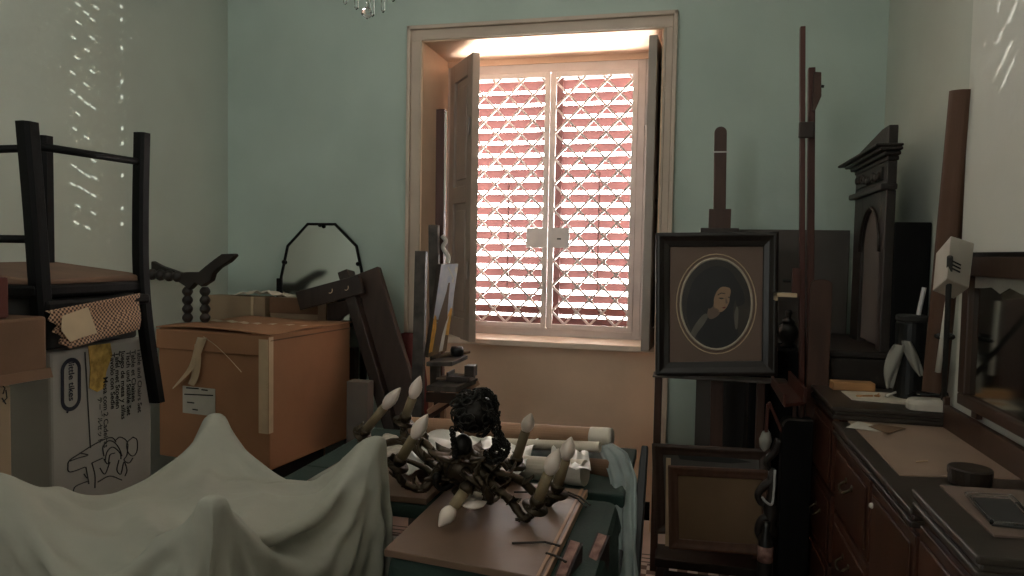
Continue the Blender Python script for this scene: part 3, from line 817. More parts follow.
for p, q in ((f_, r_),):
    b.beam(p+Vector((-.012, 0, .002)), q+Vector((-.012, 0, .002)), .008, .003, side=(1, 0, 0)); b.beam(p+Vector((.002, 0, -.009)), q+Vector((.002, 0, -.009)), .006, .02, side=(1, 0, 0))
part(b.build('edge_strip', m_roll, root), 'pale edge strip of the board')

tag(MB().box((-1.14, 1.96, TZ+.002), (-.72, 2.45, TZ+.02)).build('drawing_board', m_boardtop, bev=.002), 'smaller brown panel left of the main board, under the left arms of the brass chandelier', 'board')
# chandelier
hub = PY(464, 487, 1.98); hub.z = .885
root = thing('brass_chandelier', 'old brass chandelier with candle bulbs lying on the brown board on the table', 'chandelier', (hub.x, hub.y, .778))
prof = [(.004, -.105), (.022, -.10), (.032, -.085), (.018, -.072), (.03, -.06), (.052, -.04), (.064, -.012), (.06, .012), (.044, .03), (.026, .04), (.02, .055)]
hb = MB().lathe(prof, hub, (.08, -.05, 1), 18).build('hub', m_brass, root, smooth=True)
b = MB()
def leafshape(b, base, d, up, ln, wd):
    d = Vector(d).normalized(); up = Vector(up); sd = d.cross(up).normalized(); up = sd.cross(d).normalized()
    def fn(u, v):
        w = wd*math.sin(PI*min(1, .12+u*.88))*(1+.22*math.sin(u*22)); return Vector(base)+d*ln*u*(1-.15*u)+sd*(v-.5)*w+up*(ln*.45*u*u - abs(v-.5)*wd*.5+ln*.08*math.sin(u*3))
    b.grid(fn, 12, 5)
for i in range(9):
    a = 2*PI*i/9
    leafshape(b, hub+Vector((.028*math.cos(a), .028*math.sin(a), .032)), (math.cos(a), math.sin(a), -.35), (0, 0, 1), .085, .062)
    leafshape(b, hub+Vector((.04*math.cos(a+.3), .04*math.sin(a+.3), -.03)), (math.cos(a+.3), math.sin(a+.3), -.6), (0, 0, 1), .04, .035)
b.build('acanthus_leaves', m_brass, root, smooth=True, solid=.003)
for i in range(4):
    a = 2*PI*i/4+.7; b = MB().tube(bez(hub+Vector((.03*math.cos(a), .03*math.sin(a), -.05)), hub+Vector((.07*math.cos(a), .07*math.sin(a), -.09)), hub+Vector((.10*math.cos(a), .10*math.sin(a), -.05)), hub+Vector((.085*math.cos(a), .085*math.sin(a), -.03)), 8), .008, 7)
    b.sphere(hub+Vector((.085*math.cos(a), .085*math.sin(a), -.03)), .014, u=8, v=6).build('scroll', m_brassd, root, smooth=True)
# stem, ball, canopy with heaped chain
top = PY(474, 413, 1.97); st = PY(463, 470, 1.98)
bl = PY(463, 445, 1.96)
MB().lathe([(.012, -.06), (.02, -.02), (.016, 0), (.03, .02), (.016, .04), (.018, .06), (.02, .1)], PY(464, 474, 1.98), (0, 0, 1), 12).build('stem', m_brassd, root, smooth=True)
MB().sphere(bl, .028, (.98, .98, 1.15), 18, 12).build('stem_ball', m_brassd, root, smooth=True)
cn = MB().lathe([(.008, -.055), (.03, -.05), (.05, -.03), (.062, 0), (.058, .018), (.042, .038), (.02, .048), (.004, .05)], top, (-.25, -.5, 1), 20).build('canopy', m_brassd, root, smooth=True)
rnd = random.Random(11); b = MB()
for i in range(74):
    th_, ph = rnd.uniform(0, 2*PI), rnd.uniform(-.9, 1.3)
    c = top+Vector((math.cos(th_)*math.cos(ph), math.sin(th_)*math.cos(ph), math.sin(ph)))*rnd.uniform(.056, .074)
    n = (c-top).normalized(); a = n.orthogonal().normalized(); a = (a+n*rnd.uniform(-.7, .7)).normalized(); w = n.cross(a).normalized()
    b.tube([c+a*.016*math.cos(t)+w*.012*math.sin(t) for t in (0, .9, 1.8, 2.7, 3.6, 4.5, 5.4)], .0034, 5, closed=True)
def chain(pts):
    c = crom([PY(x, y, yy) for x, y, yy in pts], 7); L = 0
    for i in range(0, len(c)-1, 1):
        p, q = c[i], c[i+1]; t = (q-p).normalized(); s_ = t.orthogonal().normalized(); s_ = (Matrix.Rotation((i % 2)*PI/2, 3, t) @ s_)
        m_ = (p+q)/2; l_ = (q-p).length*.62+.004
        b.tube([m_+t*l_*math.cos(a_)+s_*.008*math.sin(a_) for a_ in (0, .9, 1.8, 2.7, 3.6, 4.5, 5.4)], .0027, 5, closed=True)
chain([(480, 400, 1.95), (484, 390, 1.95), (492, 396, 1.95), (494, 410, 1.97), (492, 425, 1.97), (498, 440, 1.98), (491, 452, 1.98), (502, 455, 1.96), (494, 440, 1.93), (505, 446, 1.92), (500, 432, 1.92)])
chain([(490, 412, 1.9), (497, 420, 1.9), (500, 436, 1.92), (508, 446, 1.93), (503, 458, 1.93), (490, 462, 1.93), (485, 452, 1.95)])
chain([(452, 428, 1.93), (454, 445, 1.93), (455, 458, 1.93), (449, 470, 1.93)])
b.build('chain', m_brassd, root)
def candle(cup, base, bend, tip, yb, yt, route, bulbL=None):
    C = PY(*cup, yb); S0 = PY(*base, yb); S1 = PY(*bend, (yb+yt)/2); T = PY(*tip, yt)
    ax = (T-S0).normalized()
    pts = [hub+Vector(route[0])] + [PY(x, y, yy) for x, y, yy in route[1:]] + [C-ax*.008, C]
    arm = crom(pts, 8); n = len(arm)
    ar = MB().tube(arm, [.012-.005*i/(n-1)+.003*abs(math.sin(i*.9)) for i in range(n)], 9)
    for f, sg in ((.12, 1), (.25, -1), (.4, 1), (.55, -1), (.7, 1), (.85, -1)):
        i = int(f*n); t = (arm[min(i+1, n-1)]-arm[i-1]).normalized(); sd_ = t.cross(Vector((0, 0, 1)))
        leafshape(ar, arm[i], t+Vector((0, 0, .55))+sd_*.5*sg, Vector((0, 0, 1))+sd_*.4*sg, .055, .034)
        leafshape(ar, arm[i], t*.4-sd_*.8*sg-Vector((0, 0, .2)), Vector((0, 0, 1)), .035, .026)
    ar = ar.build('arm', m_brass, root, smooth=True, solid=.002)
    b = MB().lathe([(.006, -.012), (.014, -.006), (.034, .003), (.038, .010), (.032, .008), (.012, .006), (.017, .016), (.022, .030), (.019, .038), (.004, .038)], C, ax, 16)
    b.build('drip_pan', m_brass, ar, smooth=True)
    L = (S1-S0).dot(ax); o0 = C+ax*.034
    L = max(.05, (S1-o0).dot(ax))
    MB().lathe([(.0155, 0), (.0155, L), (.012, L+.002), (.003, L+.002)], o0, ax, 14).build('candle_sleeve', m_sleeve, ar, smooth=True)
    o1 = o0+ax*(L+.002); H_ = max(.06, min(.115, (T-o1).dot(ax)))
    pr = [(.010, 0), (.0135, .04), (.0185, .18), (.0215, .36), (.0195, .55), (.014, .72), (.008, .87), (.0035, .96), (.0006, 1)]
    MB().lathe([(r, z*H_) for r, z in pr], o1, ax, 14).build('candle_bulb', m_bulb, ar, smooth=True)
candle((361, 436), (365, 429), (382, 404), (400, 386), 2.28, 2.24, [(-.05, .03, 0), (440, 470, 2.1), (405, 442, 2.22), (372, 446, 2.28)])
candle((403, 424), (404, 413), (409, 396), (418, 374), 2.26, 2.24, [(-.03, .05, .01), (445, 465, 2.15), (425, 443, 2.2), (412, 446, 2.25)])
candle((396, 467), (399, 457), (412, 436), (426, 412), 1.99, 1.97, [(-.06, 0, 0), (438, 470, 1.98), (425, 488, 1.96), (405, 484, 1.97)])
candle((514, 467), (517, 454), (524, 430), (530.5, 412), 2.22, 2.2, [(.05, .05, .0), (484, 480, 2.08), (492, 464, 2.15), (506, 476, 2.22)])
candle((534, 510), (538, 497), (548, 473), (558, 447), 1.86, 1.84, [(.05, -.03, 0), (492, 485, 1.92), (510, 500, 1.88), (524, 518, 1.86)])
candle((555, 495), (559, 482), (566, 459), (572, 436), 2.0, 1.98, [(.06, 0, .01), (500, 474, 1.97), (520, 480, 1.98), (545, 502, 2.0)])
candle((473, 480), (470, 482), (458, 498), (451, 508), 1.80, 1.76, [(.02, -.06, 0), (478, 492, 1.86), (490, 500, 1.82), (484, 488, 1.80)])
# extra curling arms at the back without bulbs in view
for pts in ([(445, 478, 2.02), (436, 465, 2.1), (424, 458, 2.14), (419, 447, 2.16), (423, 438, 2.16)], [(440, 480, 2.0), (428, 470, 2.03), (414, 463, 2.05), (398, 458, 2.06)], [(478, 478, 2.0), (490, 465, 2.02), (500, 462, 2.02), (508, 470, 2.02)]):
    c = crom([PY(*p) for p in pts], 7); MB().tube(c, [.012-.006*i/(len(c)-1) for i in range(len(c))], 8).build('arm', m_brass, root, smooth=True)
p = PY(473, 502, 1.80)
MB().lathe([(.004, -.02), (.012, -.012), (.034, 0), (.038, .008), (.03, .004), (.004, .002)], p, (.1, -.25, 1), 16).build('drip_pan', m_bulb, root, smooth=True)
for k, (L, lab) in enumerate((([(566, 494), (578, 499), (586, 507)], 'short dark wire poking over the far right corner of the brown board'), ([(568, 492), (580, 497), (590, 505)], 'second short dark wire beside the one at the far right corner of the brown board'),
        ([(514, 492), (540, 492), (557, 494)], 'dark wire on the brown board under the right candles of the brass chandelier'), ([(512, 543), (545, 542), (560, 546)], 'long dark twig lying near the front right of the brown board'), ([(546, 553), (556, 556), (566, 562)], 'short dark twig at the right edge of the brown board, nearest the viewer'))):
    tag(MB().tube([PZ(x, y, BZ+.0045) for x, y in L], .003, 6).build('wire', m_wire), lab, 'wire')
# rolls and papers on the back of the table
def roll(name, label, p, q, r, mat, hole=True, cat='roll', end=None):
    p, q = Vector(p), Vector(q); t = (q-p).normalized(); L = (q-p).length
    rt = thing(name, label, cat, ((p.x+q.x)/2, (p.y+q.y)/2, (p.z+q.z)/2-r))
    MB().lathe([(r*.82, .0), (r, .0), (r, L), (r*.82, L), (r*.82, L-.05), (.001, L-.05)], p, t, 24).build('tube_body', mat, rt, smooth=False)
    if end:
        part(MB().lathe([(r*.8, L-end), (r*1.04, L-end), (r*1.06, L-.01), (r*1.0, L+.004), (r*.82, L+.004), (r*.8, L-.04)], p, t, 24).build('end_wrap', m_rollw, rt, smooth=True), 'white wrapped tube end')
    return rt
zr = .83
roll('cardboard_tube', 'long brown cardboard tube with white end behind the chandelier on the table', PY(411, 425.5, 2.72), PY(611, 438, 2.60), .035, m_roll, end=.075)
p, q = PY(500, 443, 2.52), PY(600, 447, 2.45)
roll('paper_roll', 'thin white paper roll just in front of the brown cardboard tube', p, q, .018, m_paper)
p, q = PY(496, 466, 2.36), PY(585, 473, 2.28)
roll('paper_roll', 'thick printed paper roll in front of the thinner white roll', p, q, .042, m_paper)
roll('brown_roll', 'short brown roll at the right table edge, next to the printed paper roll', PY(578, 467, 2.46), PY(612, 470, 2.42), .034, m_cardd)
# printed sheet wrapped around roll
rnd = random.Random(8)
def crump(name, label, quad, z, nu, nv, amp, mat, cat, seed):
    rn = random.Random(seed); H = [[rn.random() for _ in range(nv)] for _ in range(nu)]
    a, b_, c, d = [PZ(x, y, z) for x, y in quad]
    def fn(u, v):
        p = (a.lerp(b_, u)).lerp(d.lerp(c, u), v); i, j = round(u*(nu-1)), round(v*(nv-1))
        p.z += amp*H[i][j]+.002; p.x += (H[i-1][j]-.5)*.03*(0 < u < 1); p.y += (H[i][j-1]-.5)*.03
        return p
    return tag(MB().grid(fn, nu, nv).build(name, mat, smooth=True, solid=.0015, subsurf=1), label, cat)
crump('plastic_film', 'crumpled white plastic film behind the chandelier on the table', ((396, 484), (520, 484), (540, 448), (408, 441)), .78, 17, 12, .06, m_plastic, 'plastic sheet', 2)
crump('plastic_film', 'crumpled clear white wrap over the right end of the printed paper roll', ((548, 474), (592, 478), (588, 458), (552, 454)), .80, 9, 7, .05, m_plastic, 'plastic sheet', 4)
crump('newspaper', 'folded newspaper under the leftmost candle of the brass chandelier', ((372, 462), (412, 466), (412, 440), (384, 436)), .765, 8, 6, .02, m_news, 'newspaper', 6)
# tulle falling over the right edge
def tul(u, v):
    row = [((597, 447), (612, 443), 2.50, .79), ((604, 462), (628, 452), 2.42, .77), ((610, 482), (637, 476), 2.32, .66), ((612, 510), (636, 512), 2.2, .52), ((616, 545), (636, 545), 2.05, .40), ((612, 580), (640, 580), 1.95, .30), ((606, 612), (642, 612), 1.88, .2)]
    k = v*(len(row)-1); i = min(len(row)-2, int(k)); f = k-i
    def pt(r):
        a, c = PY(*r[0], r[2]), PY(*r[1], r[2]+.02); p = a.lerp(c, u)
        return p
    p = pt(row[i]).lerp(pt(row[i+1]), f)
    p.y += .018*math.sin(u*17+v*3)*min(1, v*3); p.x += .006*math.sin(u*9+v*11)*v
    return p
tag(MB().grid(tul, 26, 30).build('tulle_cloth', m_tulle, smooth=True, solid=.002), 'grey-blue gauzy cloth hanging from the rolls over the right table edge', 'cloth')
# black chair seen edge-on at the right of the table
root = thing('black_chair', 'black lacquered chair seen edge-on at the right end of the table', 'chair', (-.06, 2.1, 0))
a, c = PY(645, 449, 2.42), PY(633, 580, 2.10)
up = (a-c).normalized()
c0 = c-up*(c.z-.42)/up.z
MB().beam(c0, a, .045, .07, side=(1, 0, 0), w2=.022, d2=.05).build('back_post', m_blackch, root, bev=.005)
a2 = a+Vector((-.04, -.17, -.02)); c2 = c0+Vector((-.04, -.17, 0))
MB().beam(c2, a2.lerp(c2, .45), .022, .045, side=(1, 0, 0)).build('back_post', m_blackch, root, bev=.005)
MB().box((c0.x-.13, c0.y-.19, .40), (c0.x+.03, c0.y+.06, .44)).build('seat', m_blackch, root, bev=.01)
for x in (c0.x-.11, c0.x+.01):
    for y in (c0.y-.16, c0.y+.02): MB().beam((x, y, 0), (x, y, .40), .03, .03).build('leg', m_blackch, root, bev=.004)
m_ = a.lerp(c0, .35); m2 = a2.lerp(c2, .62)
# books beside the board
for pts, lab, yy in ((((555, 576), (566, 576), (581, 541), (571, 538)), 'red-edged book standing right beside the brown board', 1.72), (((583, 570), (592, 572), (608, 534), (599, 531)), 'red-edged book standing nearest to the grey gauzy cloth', 1.80)):
    P4 = [PY(x, y, yy-(y-535)*.003) for x, y in pts]
    lo = [Vector((p.x, p.y, .441)) for p in P4]
    bo = thing('book', lab, 'book', ((lo[0].x+lo[2].x)/2, (lo[0].y+lo[2].y)/2, .441))
    cen = (P4[0]+P4[1]+P4[2]+P4[3])/4
    MB().hexa([cen.lerp(p, .9)+Vector((0, 0, p.z-cen.z)) * 0 - Vector((0, 0, cen.lerp(p, .9).z-.442)) for p in P4]+[cen.lerp(p, .9) for p in P4]).build('pages', m_books, bo)
    sd = (P4[2]-P4[1]); t = (P4[1]-P4[0])
    for f0, f1 in ((-.18, .02), (.98, 1.18)):
        tp_ = [P4[0].lerp(P4[1], f0), P4[0].lerp(P4[1], f1), P4[3].lerp(P4[2], f1), P4[3].lerp(P4[2], f0)]
        tp_ = [p-Vector((0, 0, .004)) for p in tp_]
        MB().hexa([Vector((p.x, p.y, .441)) for p in tp_]+tp_).build('cover', m_bookc, bo)
# books stand on a low stool beside the table
root = thing('stool', 'low dark stool beside the table carrying the two red-edged books', 'stool', (-.2, 1.6, 0))
MB().box((-.30, 1.45, .40), (-.145, 1.82, .44)).build('seat', m_dkwood, root, bev=.006)
for x in (-.28, -.165):
    for y in (1.48, 1.79): MB().box((x-.012, y-.015, 0), (x+.012, y+.015, .399)).build('leg', m_dkwood, root)

# ---------------------------------------------------------------- left easel with little landscape
EY_ = 3.25
root = thing('easel', 'paint-splattered studio easel by the window, left of the pair of easels in the room', 'easel', (-1.2, EY_, 0))
for (x0, y0), (x1, y1), yy, w in (((421.5, 251), (417, 432), 3.22, .055), ((434, 225), (436, 400), 3.42, .05)):
    t, c = PY(x0, y0, yy), PY(x1, y1, yy); dd = (t-c)/(t.z-c.z); MB().beam(c-dd*c.z, t, w, .035).build('post', m_easeld, root, bev=.003)
t, c = PY(441.5, 110, 3.5), PY(440, 300, 3.46); MB().beam(c-(t-c)/(t.z-c.z)*(c.z-.3), t, .045, .04).build('mast', m_easelr, root, bev=.003)
MB().beam(Vector((-1.23, 3.2, .05)), Vector((-1.12, 3.55, .05)), .06, .05).build('base_bar', m_easeld, root, bev=.003)
MB().beam(Vector((-1.23, 3.2, .05)), Vector((-.96, 3.12, .05)), .06, .05, side=(0, 1, 0)).build('base_bar', m_easeld, root, bev=.003)
q = [PY(x, y, yy) for x, y, yy in ((426, 362, 3.10), (452, 362, 3.06), (468, 355, 3.24), (448, 354, 3.30))]
MB().prism(q, (0, 0, -.02)).build('canvas_ledge', m_easeld, root, bev=.003)
q = [PY(x, y, yy) for x, y, yy in ((426, 386, 3.12), (456, 387, 3.02), (478, 378, 3.22), (450, 375, 3.34))]
MB().prism(q, (0, 0, -.025)).build('tray', m_easeld, root, bev=.003)
MB().prism([p-Vector((0, 0, .03)) for p in q][:2]+[q[1]-Vector((0, 0, .075)), q[0]-Vector((0, 0, .075))], (0, .015, 0)).build('tray_side', m_dkwood, root)
MB().beam(PY(428, 412, 3.16), PY(479, 382, 3.22), .022, .035, side=(0, 0, 1)).build('strut', m_roll, root, bev=.003)
MB().beam(PY(424, 420, 3.2), PY(463, 392, 3.24), .03, .03, side=(0, 0, 1)).build('strut', m_easelw, root, bev=.003)
for x in (431, 443): MB().box(PY(x-2.5, 392, 3.3), PY(x+2, 470, 3.32)).build('slat', m_roll, root)
# cord on the mast
b = MB().tube(crom([PY(x, y, 3.47) for x, y in ((446, 112), (445.5, 160), (444, 205), (442.5, 236))], 5), .0055, 8)
b.tube(crom([PY(x, y, 3.45) for x, y in ((442, 236), (446, 241), (443, 246), (444, 250), (448, 256), (447.5, 263))], 5), .011, 8)
tag(b.build('rope', m_wandw, smooth=True), 'white cord hanging down the reddish mast of the splattered easel', 'cord')
# landscape canvas
BL, BRt, TL = PY(427.5, 357.5, 3.12), PY(446, 350.5, 3.26), PY(441, 264.5, 3.14)
TR = PY(458, 263.5, 3.28)
root = thing('landscape_painting', 'small glossy landscape painting of a peak under blue sky on the splattered easel', 'painting', (BL+BRt)/2)
nrm = (BRt-BL).cross(TL-BL).normalized()
MB().prism([BL, BRt, TR, TL], nrm*-.02).build('canvas', m_dkwood, root)
def L2(u, v): return (BL.lerp(BRt, u)).lerp(TL.lerp(TR, u), v)+nrm*.001
def poly(name, uv, mat, k=1): MB().prism([L2(u, v)+nrm*.0008*k for u, v in uv], nrm*.0004).build(name, mat, root)
poly('painted_sky', ((.0, .38), (1, .30), (1, 1), (0, 1)), m_sky)
poly('painted_ground', ((0, 0), (1, 0), (1, .32), (0, .42)), m_olive, 1)
poly('painted_peak', ((.2, .2), (.28, .42), (.42, .58), (.52, .70), (.55, .79), (.64, .79), (.68, .62), (.74, .45), (.84, .28), (.6, .1), (.3, .1)), m_mat, 2)
poly('painted_bush', ((0, .05), (.18, .05), (.22, .3), (.14, .43), (.03, .46), (0, .4)), m_ochre, 3)
poly('painted_bush', ((.72, .2), (.98, .18), (1, .48), (.9, .5), (.78, .42)), m_ochre, 3)
poly('painted_path', ((.55, .02), (.75, .02), (.8, .3), (.86, .42), (.72, .34), (.6, .2)), m_whitep, 4)
poly('gloss_streak', ((.35, .97), (.42, .97), (.86, .83), (.82, .82)), m_whitep, 4)  # gloss highlights drawn as flat white shapes, here and below
poly('gloss_streak', ((.78, .93), (.98, .88), (.98, .95), (.86, .97)), m_whitep, 4)
poly('gloss_streak', ((.72, .80), (.84, .78), (.84, .82), (.74, .83)), m_whitep, 4)
# paint tubes etc. on the easel trays
for i, (x, y, yy, L, ang, r) in enumerate(((432, 357, 3.2, .10, .4, .010), (440, 355, 3.2, .09, .5, .011), (447, 354, 3.2, .11, .3, .010), (436, 379, 3.2, .09, .5, .012), (446, 378, 3.2, .10, .2, .012), (455, 377, 3.14, .08, .7, .010))):
    c = PY(x, y, yy); d = Vector((math.cos(ang), math.sin(ang), .1))
    rt = tag(MB().lathe([(.003, 0), (.006, .004), (.006, .014), (r, .022), (r*.95, L*.7), (r*.6, L)], c, d, 8).build('paint_tube', m_tubes, smooth=True), 'crumpled paint tube on the upper ledge of the splattered easel' if i < 3 else 'crumpled paint tube on the lower tray of the splattered easel', 'paint tube', 'paint tubes on the easel ledge' if i < 3 else 'paint tubes on the easel tray')
c = PY(457, 352, 3.2); tag(MB().lathe([(.012, 0), (.03, .006), (.032, .03), (.026, .045), (.018, .04), (.004, .02)], c-Vector((0, 0, .02)), (0, 0, 1), 12).build('palette_cup', m_blackp, smooth=True), 'dark palette cup on the easel ledge beside the landscape painting', 'cup')
c = PY(464, 378, 3.16); root = thing('wooden_box', 'small dark open wooden box on the lower tray of the splattered easel', 'box', c-Vector((0, 0, .01)))
MB().box(c+Vector((-.07, -.05, -.01)), c+Vector((.04, .05, .012))).box(c+Vector((-.07, -.05, .012)), c+Vector((-.06, .05, .03))).build('box_body', m_dkwood, root, bev=.002)
MB().box(c+Vector((.01, -.03, .012)), c+Vector((.055, .03, .062))).build('box_end', m_dkwood, root, bev=.002)

# ---------------------------------------------------------------- portrait easel
PYB, PYT = 3.24, 3.29
def PF(x, y):      # point on the slightly leaning portrait plane
    return PY(x, y, PYB+(PYT-PYB)*(375-y)/142)
root = thing('easel', 'brown easel holding the oval portrait, right of the window', 'easel', (.12, 3.35, 0))
t, c = PY(720.5, 133, 3.40), PY(716, 450, 3.36); dd = (t-c)/(t.z-c.z)
MB().beam(c-dd*(c.z-.1), t, .054, .03).lathe([(.027, -.015), (.027, .015)], t, (0, 1, 0), 20).build('mast', m_easelw, root, bev=.003)
a = PY(713, 152, 3.38); e = PY(728.5, 151, 3.38); MB().box((a.x, 3.378, a.z-.003), (e.x, 3.384, a.z+.003)).build('mast_band', m_plate, root)
a, e = PY(709, 209, 3.36), PY(730.5, 229, 3.36); MB().box((a.x, 3.345, e.z), (e.x, 3.378, a.z)).build('mast_clamp', m_easelw, root, bev=.003)
a, e = PY(700.5, 228, 3.34), PY(738.5, 236, 3.34); MB().box((a.x, 3.31, e.z), (e.x, 3.375, a.z)).build('top_clamp', m_dkwood, root, bev=.003)
a, e = PY(652.5, 376.5, 3.19), PY(790, 384, 3.19); b = MB().box((a.x, 3.19, e.z), (e.x, 3.33, a.z-.004)).box((a.x, 3.19, a.z-.004), (e.x, 3.205, a.z+.004)); b.build('ledge', m_easeld, root, bev=.003)
lz = e.z
for x in (658.5, 761): c = PY(x, 384, 3.30); MB().box((c.x-.016, 3.28, .06), (c.x+.016, 3.33, lz)).build('post', m_easelw, root, bev=.003)
xa, xb = PY(658, 555, 3.3).x, PY(761, 555, 3.3).x
MB().box((xa-.01, 3.17, .13), (xb+.01, 3.34, .17)).build('crossbar', m_dkwood, root, bev=.003)
for x in (xa+.02, xb): MB().box((x-.03, 3.08, .0), (x+.03, 3.46, .06)).build('foot', m_blk, root, bev=.008)
# portrait
root = thing('oval_portrait', 'dark framed oval portrait of a veiled woman looking down, on the brown easel', 'painting', PF(716, 376))
def frame(name, o4, w, dep, mat, root, PFN, bev=.004):
    (x0, y0), (x1, y1), (x2, y2), (x3, y3) = o4
    O = [PFN(*p) for p in o4]; cen = sum(O, Vector())/4
    ex = (O[1]-O[0]).normalized(); ez = (O[0]-O[3]).normalized(); n = ex.cross(ez).normalized()
    if n.y > 0: n = -n
    I = [O[0]+ex*w-ez*w, O[1]-ex*w-ez*w, O[2]-ex*w+ez*w, O[3]+ex*w+ez*w]
    b = MB()
    prof = [(0, 0), (0, dep), (.25, dep*1.15), (.6, dep*.75), (1, dep*.55), (1, 0)]
    rings = [[b.v(O[i].lerp(I[i], f)+n*h) for i in range(4)] for f, h in prof]
    for k in range(len(rings)):
        A, B2 = rings[k], rings[(k+1) % len(rings)]
        for i in range(4): b.face([A[i], A[(i+1) % 4], B2[(i+1) % 4], B2[i]])
    return b.build(name, mat, root, bev=bev), I, n
fr, I, n = frame('frame', ((656, 233.5), (778, 232.5), (776.5, 375.5), (655.5, 375.5)), .062, .035, m_dkframe, root, PF)
MB().prism([p+n*.006 for p in I], n*.006).build('mat_board', m_mat, root)
mo = n*.0125
def el(cx_, cy_, rx, ry, k=40, off=0.): return [PF(cx_+rx*math.cos(2*PI*i/k), cy_+ry*math.sin(2*PI*i/k))+n*off for i in range(k)]
MB().prism(el(716.2, 304, 35, 44.5, off=.0125), n*.001).build('oval_ground', m_oil, root)
MB().tube(el(716.2, 304, 35.6, 45.2, off=.015), .005, 6, closed=True).build('oval_rim', m_gilt, root, smooth=True)
MB().tube(el(716.2, 304, 39.6, 49.6, off=.0125), .0025, 6, closed=True).build('mat_line', m_tape, root, smooth=True)
def pp(name, pts, mat, k): MB().prism([p+n*(.0135+.0007*k) for p in [PF(*q) for q in pts]], n*.0005).build(name, mat, root)
def cp2(pts): 
    c = crom([Vector((x, y, 0)) for x, y in pts], 5, closed=True); return [(p.x, p.y) for p in c]
pp('painted_veil', cp2([(688, 322), (687, 303), (692, 284), (702, 272), (716, 266), (729, 270), (737, 281), (743, 292), (744, 303), (737, 306), (735, 300), (733, 316), (738, 334), (728, 345), (712, 347), (698, 339)]), m_veil, 1)
pp('painted_face', cp2([(713, 297), (716, 289), (722, 284.5), (728, 286), (730.5, 291), (729.5, 297), (729, 302), (726, 308), (721, 312), (716, 310), (713, 304)]), m_skin, 2)
pp('painted_neck', cp2([(707, 314), (711, 302), (715, 306), (720, 312), (716, 317), (710, 319)]), m_mat, 2)
pp('painted_hair', cp2([(708, 308), (708, 294), (714, 284), (723, 280), (731, 284), (733, 292), (729, 288), (722, 287), (717, 291), (714, 298), (713, 306)]), m_veil, 3)
pp('painted_collar', cp2([(691, 333), (696, 323), (704, 314), (708, 316), (704, 324), (698, 332), (694, 338)]), m_linen, 3)
pp('painted_brow', [(717.5, 294.6), (721, 292.6), (725, 293.4), (725, 294.2), (721, 293.6), (717.6, 295.6)], m_oil, 4)
pp('painted_eye', [(717.8, 298), (721, 299.4), (724.6, 298.4), (721, 297.6)], m_oil, 4)
pp('painted_eye', [(727.4, 297.4), (729, 298), (729.8, 297.2), (728.6, 296.8)], m_oil, 4)
pp('painted_mouth', [(721.5, 307.8), (724, 306.8), (726, 307), (724, 308.6)], m_red, 4)
pp('painted_nose_shade', [(725.6, 297), (727.6, 303), (725.6, 304), (725.2, 301)], m_mat, 4)
pp('painted_sleeve', cp2([(735, 328), (734, 316), (736, 307), (738, 309), (738, 318), (737, 328)]), m_linen, 3)
# pictures leaning below
def PL(Yb, Yt, y0, y1): return lambda x, y: PY(x, y, Yb+(Yt-Yb)*(y1-y)/(y1-y0))
f1 = PL(3.20, 3.262, 443, 533)
root = thing('framed_picture', 'brown framed picture standing low on the portrait easel, behind the bare canvas back', 'picture', f1(712, 534))
fr, I, n = frame('frame', ((652, 443), (770, 449), (772, 533), (654.5, 533)), .048, .022, m_dkwood2, root, f1)
MB().prism([p+n*.005 for p in I], n*.004).build('picture_sheet', m_greyb, root)
MB().prism([f1(*q)+n*.0115 for q in ((677, 453), (712, 454.5), (735, 458), (752, 462), (730, 463), (700, 461), (680, 459))], n*.0005).build('dark_smear', m_darkp, root)
f2 = PL(3.10, 3.165, 465, 552)
root = thing('canvas_back', 'bare stretched canvas seen from its back with brown stretcher bars, below the portrait', 'canvas', f2(715, 552))
fr, I, n = frame('stretcher', ((668, 465), (772, 470), (772, 556), (669, 548)), .042, .016, m_stretch, root, f2)
MB().prism([p-n*.001 for p in I], n*.004).build('canvas', m_canvasb, root)
tag(MB().beam(PY(667.5, 546, 3.14), PY(668.5, 458, 3.20), .02, .012).build('wooden_batten', m_tape, bev=.001), 'thin pale batten standing at the left edge of the bare canvas back', 'batten')
tag(MB().box((PY(664, 540, 3.14).x, 3.085, .061), (PY(775, 556, 3.14).x, 3.165, .128)).build('black_plinth', m_blk, bev=.01), 'low black plinth across the easel feet under the bare canvas back', 'plinth')

# taupe panel on the back wall and darker boards
a, e = PY(701, 229, 3.87), PY(850, 229, 3.87)
tag(MB().box((a.x, 3.86, 0), (e.x, 3.885, a.z)).build('taupe_panel', m_greyb, bev=.003), 'large taupe panel leaning flat on the back wall behind both right easels', 'panel')
a, e = PY(712, 384, 3.72), PY(757, 384, 3.72)
tag(MB().box((a.x+.03, 3.70, 0), (e.x, 3.73, 1.02)).build('charcoal_panel', m_darkp, bev=.003), 'charcoal panel standing behind the portrait easel legs', 'panel')
